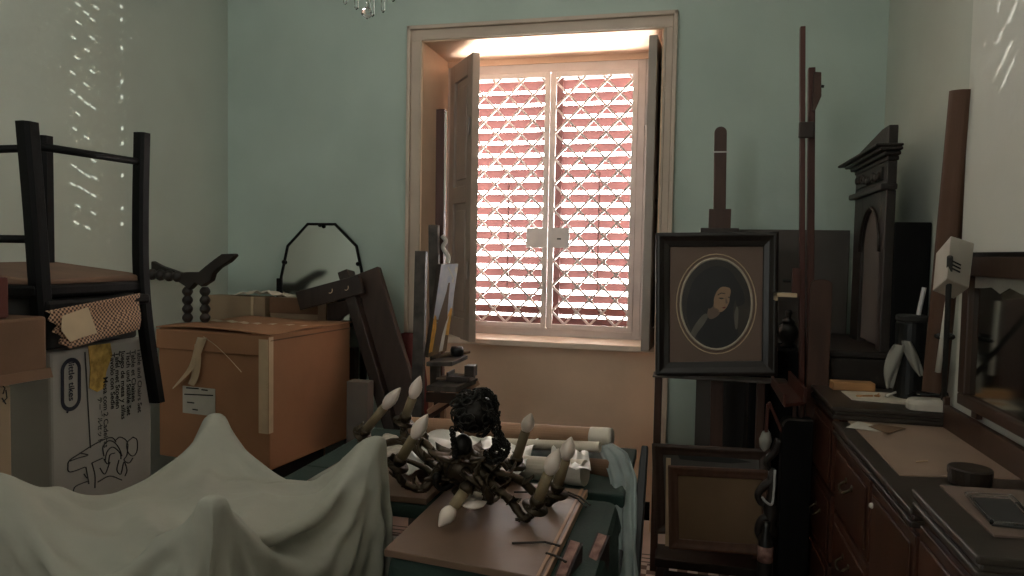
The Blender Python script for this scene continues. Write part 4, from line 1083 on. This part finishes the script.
# ---------------------------------------------------------------- tall easel
TY = 3.10
root = thing('easel', 'tallest easel, reddish twin masts, beside the dresser on the right', 'easel', (.5, TY, 0))
def mast(x0, y0, x1, y1, yy, w, d_, nm, mat=m_easelr):
    t, c = PY(x0, y0, yy), PY(x1, y1, yy); dd = (t-c)/(t.z-c.z); return MB().beam(c-dd*(c.z-.05), t, w, d_).build(nm, mat, root, bev=.003)
mast(802.5, 27, 801.5, 400, TY, .020, .030, 'mast'); mast(811.5, 68, 809.5, 400, TY+.045, .027, .030, 'mast')
pr = [PY(x, y, TY+.02) for x, y in ((814, 71.5), (821.5, 72), (821.5, 96), (815, 111), (812, 111))]
MB().prism(pr, (0, .03, 0)).build('mast_stop', m_easelw, root, bev=.002)
MB().tube([PY(821, 86, TY), PY(824, 86.5, TY)], .006, 8).build('stop_screw', m_blackp, root)
a, e = PY(799, 122, TY-.02), PY(814, 138, TY-.02); MB().box((a.x, TY-.025, e.z), (e.x, TY-.012, a.z)).build('mast_collar', m_dkwood, root, bev=.004)
a, e = PY(792.5, 268, TY-.02), PY(800, 297, TY-.02); MB().box((a.x, TY-.03, e.z), (e.x, TY-.01, a.z)).build('clamp', m_easelr, root, bev=.002)
a, e = PY(774.5, 292.5, TY-.03), PY(796, 297, TY-.03); b = MB().box((a.x, TY-.06, e.z), (e.x, TY, a.z)).box((a.x, TY-.06, e.z-.015), (a.x+.01, TY, a.z)); b.build('clamp_arm', m_tape, root, bev=.001)
MB().lathe([(.006, 0), (.007, .03), (.002, .032)], PY(791, 281, TY-.02), (-1, 0, 0), 8).build('clamp_screw', m_blackp, root)
# rounded upright board
a, e = PY(810.5, 279, TY-.06), PY(827.5, 400, TY-.06); w = (e.x-a.x)/2; cx_ = (a.x+e.x)/2
pts = [Vector((cx_-w, TY-.07, .3))]+[Vector((cx_+w*math.cos(t), TY-.07, a.z-w*.5+w*.5*math.sin(t))) for t in [PI-PI*i/10 for i in range(11)]]+[Vector((cx_+w, TY-.07, .3))]
pts = pts[::-1]
# tray of the tall easel
q = [PY(772, 380, 3.06), PY(783, 406, 2.86), PY(805, 403, 2.9), PY(795, 378, 3.06)]
zt = q[0].z
b = MB(); T4 = [PZ(772, 384, .975), PZ(784.5, 404, .975), PZ(805, 402, .975), PZ(789, 383, .975)]
b.prism([p-Vector((0, 0, .012)) for p in T4], (0, 0, .012)); b.build('tray', m_easelr, root, bev=.001)
for i, j, h_ in ((0, 1, .028), (3, 2, .045)): 
    b = MB().beam(T4[i]+Vector((0, 0, h_/2)), T4[j]+Vector((0, 0, h_/2)), .010, h_+.012, side=(1, 0, 0)); b.build('tray_side', m_easelr, root, bev=.001)
for x in (795, 802): c = PZ(x, 396, .97); MB().box((c.x-.006, c.y-.006, .3), (c.x+.006, c.y+.006, .963)).build('tray_support', m_easelw, root)
MB().box((.40, 3.05, .27), (.535, 3.18, .30)).build('base_bar', m_easelr, root, bev=.003)
MB().box((.43, 2.9+.14, .0), (.49, 3.5, .05)).build('foot', m_easelr, root, bev=.003)
bd = MB().prism(pts, (0, .02, 0)).build('side_board', m_greyb if False else m_easelw, root, bev=.002)

# ---------------------------------------------------------------- sideboard with arched hutch
HX = .76
zz = lambda x, y, X=HX: PX(x, y, X).z
root = thing('sideboard', 'dark carved sideboard hutch with cornice and arched mirror in the back right corner', 'sideboard', (.75, 3.4, 0))
Y0, Y1 = PX(886, 200, HX).y, PX(855, 200, HX).y           # near, far
zb = 1.13
MB().box((.57, Y0-.0, 0), (.93, 3.83, zb-.03)).build('base_cabinet', m_carved, root, bev=.006)
MB().box((.545, Y0-.0, zb-.03), (.93, 3.84, zb)).build('base_top', m_carved, root, bev=.008)
for k in range(2):
    ya, yb_ = Y0+.05+k*.36, Y0+.36+k*.36
    dr = MB().box((.558, ya, .15), (.57, yb_, .85)).box((.552, ya+.05, .2), (.558, yb_-.05, .8)).build('door', m_carved, root, bev=.003)
    MB().sphere((.545, ya+.02 if k else yb_-.02, .55), .012).build('knob', m_brassh, dr)
zf = zz(886, 190); zc = PX(876, 150, .72).z; ztop = PX(876, 143, .70).z
oy0, oy1 = PX(878.5, 260, HX).y, PX(860.5, 260, HX).y; zsp = zz(860, 252); ra = (oy1-oy0)/2; rz = ra*1.15; oc = (oy0+oy1)/2
MB().box((HX, Y0, zb), (.796, oy0, zf)).build('near_post', m_carved, root, bev=.004)
MB().box((HX, oy1, zb), (.796, Y1, zf)).build('far_post', m_carved, root, bev=.004)
b = MB(); K = 12
for i in range(K):
    t0, t1 = PI-PI*i/K, PI-PI*(i+1)/K
    ya, yb_ = oc+ra*math.cos(t0), oc+ra*math.cos(t1); za, zb2 = zsp+rz*math.sin(t0), zsp+rz*math.sin(t1)
    b.hexa([(HX, ya, za), (.796, ya, za), (.796, yb_, zb2), (HX, yb_, zb2), (HX, ya, zf), (.796, ya, zf), (.796, yb_, zf), (HX, yb_, zf)])
b.build('arch_head', m_carved, root)
MB().box((.80, oy0, zb), (.811, oy1, zsp+rz)).build('back_panel', m_dkwood, root)
MB().box((.772, oy0+.002, zb+.02), (.782, oy1-.002, zsp+rz*.97)).build('arch_panel', m_greyb, root)  # flat grey in place of the arch mirror's reflection
MB().tube([Vector((HX-.004, oc+(ra+.008)*math.cos(PI*i/16), zsp+(rz+.008)*math.sin(PI*i/16))) for i in range(17)], .007, 6).build('arch_moulding', m_carved, root, smooth=True)
b = MB()
b.box((HX-.025, Y0-.02, zf), (.796, Y1+.02, zf+.025)); b.build('mid_moulding', m_carved, root, bev=.006)
zk = PX(876, 152, .71).z
MB().box((HX, Y0, zf+.025), (.796, Y1, zk-.03)).build('frieze', m_carved, root, bev=.003)
b = MB().box((HX-.008, Y0+.05, zf+.045), (HX, Y1-.05, zk-.05)); rnd = random.Random(4)
for i in range(9): b.sphere((HX-.012, Y0+.08+i*(Y1-Y0-.16)/8, (zf+zk)/2+rnd.uniform(-.015, .015)), .018, (.5, 1, 1), 8, 6)
b.build('frieze_carving', m_carved, root, smooth=False)
b = MB()
cy0, cy1 = PX(876, 144, .70).y, PX(837.5, 169, .70).y
steps = [(HX-.004, Y0-.01, Y1+.01, zk-.03, zk-.012), (HX-.02, Y0-.035, Y1+.03, zk-.012, zk+.004), (HX-.04, Y0-.06, Y1+.055, zk+.004, zk+.018), (HX-.06, cy0, cy1, zk+.018, ztop)]
for x, ya, yb_, za, zb2 in steps: b.box((x, ya, za), (.80, yb_, zb2))
b.build('cornice', m_carved, root, bev=.005)
pa_, pb_ = PX(896, 128, .78), PX(886, 127.5, .76)
pc_ = PX(851, 160, .76)
b = MB().prism([(.755, pa_.y, ztop), (.755, pa_.y, pb_.z), (.755, pb_.y+.04, pb_.z), (.755, pc_.y-.06, ztop+.02), (.755, pc_.y, ztop)], (.035, 0, 0)); b.build('pediment', m_carved, root, bev=.004)
MB().box((.797, Y0+.004, zb), (.93, Y1, PX(915, 225, .86).z*0+1.65)).build('hutch_back', m_blk, root, bev=.005)
# things on the chest behind the easels
tag(MB().box((.30, 3.5, 0), (.535, 3.80, 1.075)).build('dark_chest', m_blk, bev=.008), 'dark tall chest behind the tallest easel, an urn on top', 'chest')
u_ = PY(788, 334, 3.62); u_.z = 1.076
root = thing('urn', 'small dark lidded urn on the dark chest between portrait and tallest easel', 'urn', u_)
MB().lathe([(.028, 0), (.034, .008), (.022, .018), (.044, .05), (.05, .075), (.042, .10), (.028, .112), (.03, .118), (.002, .118)], u_, (0, 0, 1), 18).build('urn_body', m_urn, root, smooth=True)
MB().lathe([(.032, .118), (.026, .13), (.010, .14), (.014, .152), (.018, .165), (.012, .178), (.002, .18)], u_, (0, 0, 1), 14).build('lid', m_urn, root, smooth=True)
MB().tube(crom([u_+Vector((-.045, 0, .085)), u_+Vector((-.062, 0, .10)), u_+Vector((-.056, 0, .06)), u_+Vector((-.046, 0, .055))], 4), .006, 6).build('handle', m_urn, root, smooth=True)
# ---------------------------------------------------------------- dressing table with mirror
DX, DXR = .495, .868
e0, e1, e2, e3 = 3.035, 2.60, 1.722, 1.353
root = thing('dressing_table', 'long dark wooden dressing table with stepped tops along the right wall', 'dressing table', (.68, 2.2, 0))
def topslab(name, y0, y1, z, x0=DX):
    b = MB(); b.box((x0, y0, z-.016), (DXR, y1, z)).box((x0+.008, y0+.004, z-.028), (DXR, y1-.004, z-.016)).box((x0+.002, y0+.002, z-.044), (DXR, y1-.002, z-.028))
    return b.build(name, m_moul, root, bev=.004)
topslab('side_top', e1, e0, 1.0); topslab('center_top', e2+.001, e1-.001, .953, DX+.0); topslab('side_top', e3, e2, 1.0)
MB().box((DX+.025, e1+.012, .03), (DXR, e0-.012, .956)).build('pedestal', m_mahog, root, bev=.003)
MB().box((DX+.025, e3+.02, .03), (DXR, e2-.012, .956)).build('pedestal', m_mahog, root, bev=.003)
MB().box((DX+.03, e2-.012, .03), (DXR, e1+.012, .909)).build('center_body', m_mahog, root, bev=.003)
MB().box((DX+.04, e3+.03, 0), (DXR-.01, e0-.03, .03)).build('plinth', m_blk, root)
def front(nm, y0, y1, z0, z1, handle=None, X=DX+.03):
    d_ = MB().box((X-.014, y0, z0), (X, y1, z1)).box((X-.02, y0+.025, z0+.025), (X-.014, y1-.025, z1-.025)).build(nm, m_mahog, root, bev=.003)
    if handle:
        for hy, hz in handle:
            c = Vector((X-.022, hy, hz))
            bb = MB().tube(crom([c+Vector((0, -.04, 0)), c+Vector((-.018, -.036, -.014)), c+Vector((-.022, 0, -.02)), c+Vector((-.018, .036, -.014)), c+Vector((0, .04, 0))], 4), .0045, 6)
            bb.sphere(c+Vector((.002, -.04, .002)), .011, (.5, 1, 1), 8, 6).sphere(c+Vector((.002, .04, .002)), .011, (.5, 1, 1), 8, 6)
            bb.build('drawer_handle', m_brassh, d_, smooth=True)
    return d_
yh1 = PX(852, 504, DX+.01).y; zh1 = PX(852, 504, DX+.01).z; yd = PX(868, 500, DX+.01).y
for z0, z1 in ((.66, .89), (.42, .645), (.18, .405)): front('drawer', yd+.01, e1-.005, z0, z1, [((yd+e1)/2, (z0+z1)/2+.03)])
k_ = front('door', e2+.01, yd-.01, .18, .89)
c = PX(886, 487, DX+.015); MB().sphere((DX+.008, yd-.05, .84), .008, (1, 1, 1), 8, 6).build('keyhole_plate', m_wandw, k_)
front('drawer', e1+.03, e0-.03, .70, .93, None, DX+.025); front('drawer', e1+.03, e0-.03, .45, .685, [((e1+e0)/2, .58)], DX+.025); front('drawer', e1+.03, e0-.03, .12, .435, None, DX+.025)
front('door', e3+.04, e2-.03, .12, .93, None, DX+.025)
# marble slabs let into the tops
def slab(px, z, lab):
    P4 = [PZ(x, y, z) for x, y in px]
    P4 = [Vector((min(p.x, .845), p.y, p.z)) for p in P4]
    return part(MB().prism(P4, (0, 0, .003)).build('top_slab', m_marble, root), lab)
slab(((847, 420.5), (900, 476), (1050, 482), (985, 431)), .953, 'pale brown inset slab of the lower middle top')
# mats, rail, mirror
b = MB().box((.832, e1-.0, 1.001), (.852, 2.635, 1.055)); b.box((.832, e3, 1.001), (.852, e2, 1.055)).box((.832, e2, .954), (.852, e1, 1.03)); b.build('back_rail', m_rail, root, bev=.003)
mroot = thing('dresser_mirror', 'large wood-framed mirror standing on the dressing table against the right wall', 'mirror', (.86, 1.9, 1.03))
my0, my1, mz0, mz1 = 1.30, 2.50, 1.06, 1.515
b = MB().box((.835, my0, mz1-.06), (.873, my1, mz1)).box((.835, my0, mz0-.005), (.873, my1, mz0+.03)).box((.835, my1-.05, mz0+.03), (.873, my1, mz1-.06)).box((.835, my0, mz0+.03), (.873, my0+.05, mz1-.06)); b.build('mirror_frame', m_rail, mroot, bev=.005)
MB().box((.853, my0+.05, mz0+.03), (.865, my1-.05, mz1-.06)).build('mirror_glass', m_glass, mroot)
MB().box((.834, my0, mz1-.001), (.874, my1+.01, mz1+.012)).build('top_edge', m_blk, mroot, bev=.002)
rnd = random.Random(9); pts = [Vector((.850, my1-.06, mz1-.06))]
for i in range(15): pts.append(Vector((.850, my1-.06-i*.06, mz1-.085-rnd.random()*.022)))
pts.append(Vector((.850, my1-.06-14*.06, mz1-.06)))
part(MB().prism(pts, (.001, 0, 0)).build('torn_paper_strip', m_clothw, mroot), 'torn pale strip along the top of the mirror glass')
for y in (my0+.1, my1-.1): MB().box((.85, y-.02, 1.031), (.866, y+.02, mz0-.004)).build('foot', m_rail, mroot)

# things on the back pedestal
p, q = PZ(831, 389, 1.002), PZ(873, 391, 1.002)
wb = MB().beam(p+Vector((0, 0, .017)), q+Vector((0, 0, .017)), .06, .032, side=(0, 1, 0)).build('wood_block', m_blockw, bev=.004)
tag(wb, 'light wooden block at the far end of the dressing table', 'block')
P4 = [PZ(x, y, 1.0005) for x, y in ((841, 391.5), (852, 400), (921, 406), (905, 394))]
tag(MB().prism(P4, (0, 0, .003)).build('paper_mat', m_paper), 'pale paper mat on the far raised top of the dressing table', 'mat')
for k, (x, y, ln, an) in enumerate(((866, 396, .05, .3), (878, 395, .04, 1.2))):
    c = PZ(x, y, 1.006); d = Vector((math.cos(an), math.sin(an), 0)); b = MB().beam(c-d*ln/2, c+d*ln/2, .008, .004, side=(0, 0, 1))
    b.tube([c-d*ln/2+Vector((.009*math.cos(t), .009*math.sin(t), 0)) for t in (0, 1.05, 2.1, 3.14, 4.2, 5.25)], .003, 5, closed=True)
    tag(b.build('key', m_blockw, smooth=False), ('brass key lying nearer the wood block on the pale paper mat', 'brass key lying nearer the white pen on the pale paper mat')[k], 'key')
tag(MB().tube([PZ(886, 396, 1.010), PZ(904, 389, 1.03), PZ(917, 385.5, 1.045)], [.004, .005, .004], 8).build('white_pen', m_wandw, smooth=True), 'white pen leaning on the white lamp base on the dressing table', 'pen')
# lamp: white base, rod, box head
lc = Vector((.800, 2.641, 1.002))
root = thing('box_lamp', 'white box-headed lamp with dark rod and oval base before the leaning tube', 'lamp', lc)
b = MB(); rings = []
for z, f in ((0, 1), (.02, 1.02), (.032, .96), (.038, .8)):
    rings.append([b.v(lc+Vector((.066*f*(abs(math.cos(t))**.6)*(1 if math.cos(t) > 0 else -1), .036*f*(abs(math.sin(t))**.6)*(1 if math.sin(t) > 0 else -1), z))) for t in [2*PI*i/28 for i in range(28)]])
for k in range(3):
    for i in range(28): b.face([rings[k][i], rings[k][(i+1) % 28], rings[k+1][(i+1) % 28], rings[k+1][i]])
b.face(rings[0][::-1]); b.face(rings[-1]); b.build('lamp_base', m_offw, root, smooth=False, bev=.003)
HY = 2.50
rb, rt = PY(944, 390, 2.63), PY(950, 257, 2.205)
rb.z = lc.z+.036
MB().tube([rb, rt], .0075, 10).build('lamp_rod', m_tubeb if False else m_darkp, root, smooth=True)
MB().tube(crom([PY(936, 336, HY), PY(944, 339, HY-.02), PY(953, 337, HY), PY(945, 334, HY+.03), PY(936, 336, HY)], 5), .007, 7).build('rod_clamp', m_blackp, root)
P8 = {k: PY(x, y, yy) for k, (x, y, yy) in dict(A=(951, 235.5, 2.22), B=(974.5, 243, 2.31), C=(969, 288, 2.31), D=(947, 279, 2.22), E=(932.5, 291, 2.33), F=(936.5, 262, 2.33)).items()}
P8['F'] = P8['E']+(P8['A']-P8['D'])*.92
A_, B2, C2, D2, E2, F2 = [P8[k] for k in 'ABCDEF']
G2, H2 = B2+F2-A_, C2+E2-D2
hd = MB().hexa([D2, C2, H2, E2, A_, B2, G2, F2]).build('lamp_head', m_offw, root, bev=.003)
b = MB()
nn = (B2-A_).cross(D2-A_).normalized(); nn = nn if nn.y < 0 else -nn
for k in range(3):
    z = .56+.08*k; p, q = A_.lerp(D2, z).lerp(B2.lerp(C2, z), .14), A_.lerp(D2, z+.02).lerp(B2.lerp(C2, z+.02), .5)
    b.beam(p+nn*.001, q+nn*.001, .003, .004, side=nn)
b.build('vent_slot', m_inkk, hd)
b = MB()
b.tube(crom([lc+Vector(v) for v in ((-.06, .02, .042), (-.02, .045, .05), (.04, .03, .045), (.0, .0, .048), (-.03, .02, .05), (.02, .04, .048), (.05, .02, .045))], 6), .004, 6)
b.sphere(lc+Vector((.05, .015, .05)), .014, u=8, v=6)
b.build('cable', m_blackp, root, smooth=True)
tag(MB().tube([PY(938, 372, 2.50), PY(948, 300, 2.46)], [.009, .008], 8).build('white_stick', m_wandw, smooth=True), 'white stick leaning against the dark rod of the box lamp', 'stick')
# leaning brown tube
tb, tt = PZ(940, 394, 1.002), PX(962.5, 92, .886)
tt.y = max(tt.y, 2.70); tt = PY(962.5, 92, 2.66)
tb = Vector((.842, 2.735, 1.003))
dv = (tt-tb).normalized()
rt_ = thing('leaning_tube', 'tall brown cardboard tube leaning in the right corner above the dressing table', 'tube', tb)
MB().lathe([(.030, 0), (.038, 0), (.038, (tt-tb).length), (.031, (tt-tb).length), (.031, .2), (.001, .2)], tb+Vector((0, 0, .004)), dv, 24).build('tube_body', m_tubeb, rt_, smooth=False)
# black cylinder, pale cloths
cb = PZ(914, 386, 1.003); cb = Vector((.80, 2.862, 1.003))
root = thing('black_canister', 'black cylindrical canister with grey lid beside the leaning tube', 'canister', cb)
MB().lathe([(.050, 0), (.052, .004), (.052, .27), (.048, .275), (.002, .275)], cb, (0, 0, 1), 24).build('canister_body', m_blackp, root, smooth=False)
MB().lathe([(.002, .275), (.05, .276), (.053, .282), (.053, .296), (.048, .30), (.002, .30)], cb, (0, 0, 1), 24).build('lid', m_darkp, root)
MB().tube([cb+Vector((.02, 0, .30)), cb+Vector((.035, 0, .40))], .008, 8).build('spout', m_plate, root)
def cl(name, label, pts, y0, w):
    c = crom([PY(x, y, y0) for x, y in pts], 6); n_ = len(c)
    ws = [w[0]+(w[1]-w[0])*math.sin(PI*min(1, .15+.85*i/(n_-1))) for i in range(n_)]
    def fn(u, v):
        i = min(n_-1, round(u*(n_-1))); return c[i]+Vector(((v-.5)*ws[i], .012*math.sin(v*6+u*4), 0))
    return tag(MB().grid(fn, n_, 8).build(name, m_clothw, smooth=True, solid=.003), label, 'cloth')
cl('pale_cloth', 'pale cloth strip hanging left of the black canister', ((899, 345), (895, 358), (891, 374), (889, 388)), 2.79, (.02, .05))
cl('pale_cloth', 'pale cloth strip draped across the front of the black canister', ((906, 341), (911, 352), (917, 366), (921, 376)), 2.79, (.015, .04))
# on the middle top
def flat(name, label, pts, z, mat, cat, th=.0015): return tag(MB().prism([PZ(x, y, z) for x, y in pts], (0, 0, th)).build(name, mat), label, cat)
flat('paper_slip', 'white paper slip on the far end of the middle dresser top', ((846, 427.5), (858, 421.5), (872, 425), (882, 432)), .9575, m_label, 'paper')
flat('brown_card', 'small brown card beside the white paper slip on the middle dresser top', ((868.5, 426.5), (880, 424.5), (905.5, 428.5), (888, 434)), .9595, m_canvasb, 'card')
c = PZ(969.5, 483, .957)
root = thing('round_tin', 'round dark lidded tin on the middle dresser top behind the near raised top', 'tin', c)
MB().lathe([(.046, 0), (.047, .003), (.047, .022), (.002, .022)], c, (0, 0, 1), 28).build('tin_body', m_tin, root)
MB().lathe([(.002, .022), (.049, .0222), (.049, .036), (.046, .039), (.002, .038)], c, (0, 0, 1), 28).build('lid', m_tin, root)
flat('twig_scrap', 'thin pale scrap on the middle of the brown dresser slab', ((916, 461.5), (928, 460.5), (928, 461.5), (916, 462.5)), .9575, m_tape, 'scrap')
# on the near pedestal
flat('mat_board_sheet', 'brown mat board with pale edge on the near raised dresser top', ((940, 487), (994, 537), (1090, 543), (1040, 493)), 1.0005, m_mat, 'mat', .004)
b = MB()
T4 = [PZ(x, y, 1.0055) for x, y in ((968, 499), (992, 526), (1040, 531), (1010, 501))]
root = thing('glass_tray', 'shallow clear glass tray with dark contents on the near mat board', 'tray', sum(T4, Vector())/4)
c = sum(T4, Vector())/4
MB().prism(T4, (0, 0, .004)).build('tray_base', m_darkp, root)
ring = crom([p+Vector((0, 0, .008)) for p in T4], 1, closed=True)
MB().tube([p+(p-c)*.06+Vector((0, 0, .009)) for p in T4], .0045, 6, closed=True).build('tray_rim', m_crys, root)
p = PZ(1017, 505, 1.012); MB().beam(p, PZ(1030, 520, 1.012), .012, .006, side=(0, 0, 1)).build('glass_stirrer', m_crys, root)

# ---------------------------------------------------------------- black case and carved stand by the portrait
BYc = 2.88
a, e = PY(783, 419, BYc), PY(814, 576, BYc)
r = .028; pts = [Vector((a.x, BYc, .005)), Vector((a.x, BYc, a.z-r))]+[Vector((a.x+r-r*math.cos(t), BYc, a.z-r+r*math.sin(t))) for t in (.3, .6, .9, 1.2, 1.5708)]+[Vector((.485, BYc, a.z)), Vector((.485, BYc, .005))]
root = thing('black_case', 'tall black case with rounded shoulder between carved stand and dressing table', 'case', (.42, 2.95, 0))
MB().prism(pts, (0, .08, 0)).build('case_body', m_blk, root, bev=.004)
MB().tube(crom(pts[1:8], 2), .004, 6).build('edge_highlight', m_easeld, root, smooth=True)  # grey highlight along the rim, drawn as a pale metal edge line
SY = 2.93
root = thing('carved_stand', 'carved dark stand with pale knob and scrolls, left of the tall black case', 'stand', (PY(772, 560, SY).x, SY, 0))
c = PY(771, 500, SY)
MB().lathe([(.05, 0), (.055, .02), (.03, .05), (.036, .1), (.022, .16), (.04, .24), (.03, .32), (.02, .36), (.034, .42), (.018, .46), (.03, .52), (.014, .58), (.02, .62), (.012, .68)], (c.x, SY, 0), (0, 0, 1), 14).build('turned_post', m_carved, root, smooth=True)
k = PY(765.5, 440, SY); MB().lathe([(.003, -.045), (.018, -.03), (.024, 0), (.016, .03), (.005, .042)], k, (.1, 0, 1), 14).build('pale_knob', m_clothw, root, smooth=True)
for pts in (((768, 404), (765, 412), (763, 424), (766, 432)), ((769, 402), (774, 413), (779, 422), (782, 432))):
    q = [PY(x, y, SY-.02) for x, y in pts]; MB().beam(q[0], q[-1], .018, .012, side=(0, 1, 0)).build('bracket', m_easelr, root, bev=.003)
MB().tube(crom([PY(x, y, SY-.03) for x, y in ((775, 470), (774, 490), (772, 504), (766, 502), (762, 497))], 5), .005, 8).build('metal_hook', m_plate, root, smooth=True)
for pts in (((774, 480), (764, 486), (758, 495), (762, 504), (768, 500)), ((772, 516), (762, 520), (758, 532), (764, 545), (768, 556)), ((780, 440), (774, 452), (766, 462), (770, 470))):
    cc = crom([PY(x, y, SY) for x, y in pts], 6); MB().tube(cc, [.020-.012*i/(len(cc)-1) for i in range(len(cc))], 8).build('scroll', m_carved, root, smooth=True)
kk = PY(765, 526, SY-.05); 
root = thing('small_bottle', 'small bottle with red and white label beside the carved stand', 'bottle', (kk.x, SY-.09, 0))
hb_ = kk.z+.03
MB().lathe([(.026, 0), (.028, .004), (.028, hb_-.06), (.012, hb_-.03), (.012, hb_), (.002, hb_)], (kk.x, SY-.09, 0), (0, 0, 1), 14).build('bottle_body', m_urn, root, smooth=True)
MB().lathe([(.0285, hb_-.15), (.0288, hb_-.15), (.0288, hb_-.09), (.0285, hb_-.09)], (kk.x, SY-.09, 0), (0, 0, 1), 14).build('label', m_books, root, smooth=True)

# ---------------------------------------------------------------- crystal chandelier at the top edge
CYY = 2.45
cc = PY(367, -40, CYY)
root = thing('crystal_chandelier', 'crystal chandelier whose glass prisms hang into the top of the picture', 'chandelier', (cc.x, cc.y, cc.z-.1))
MB().lathe([(.05, ZC-cc.z-.001), (.05, ZC-cc.z-.03), (.008, ZC-cc.z-.05), (.008, .1), (.03, .08), (.04, .04), (.02, .0), (.03, -.02), (.004, -.04)], cc, (0, 0, 1), 16).build('stem', m_brass, root, smooth=True)
R_ = .085
MB().tube([cc+Vector((R_*math.cos(t), R_*math.sin(t), .02)) for t in [2*PI*i/24 for i in range(24)]], .006, 8, closed=True).build('ring', m_brass, root, smooth=True)
for i in range(4): a = PI/2*i; MB().tube([cc+Vector((.02*math.cos(a), .02*math.sin(a), .02)), cc+Vector((R_*math.cos(a), R_*math.sin(a), .02))], .004, 6).build('spoke', m_brass, root)
def prism_drop(p, top, bot, r, nm='prism'):
    MB().lathe([(.0006, top), (r, top-.006), (r, bot+.008), (.0008, bot)], p, (0, 0, 1), 4).build(nm, m_crys, root)
rx = (R_)
for i, (x, yb, dy) in enumerate(((345.2, 5, .03), (356.5, 10, -.05), (372.5, 17, -.07), (383, 13, -.02), (393, 2, .03), (350, -4, .06), (364, -2, .08), (377, -3, .07), (388, -6, .06))):
    Yp = CYY+dy; p = PY(x, yb, Yp); prism_drop(Vector((p.x, p.y, 0)), cc.z+.015, p.z, .0085)
p0 = PY(367, 19.5, CYY)
b = MB().lathe([(.0006, .062), (.006, .058), (.004, .046), (.02, .03), (.022, .018), (.001, 0)], p0, (0, 0, 1), 8)
b.tube([p0+Vector((0, 0, .06)), Vector((p0.x, p0.y, cc.z-.03))], .0015, 5)
b.build('pendant', m_crys, root)
for o in bpy.data.objects:
    if o.type == 'EMPTY' and o.get('kind') is None and not o.children: print('EMPTY thing without parts', o.name)
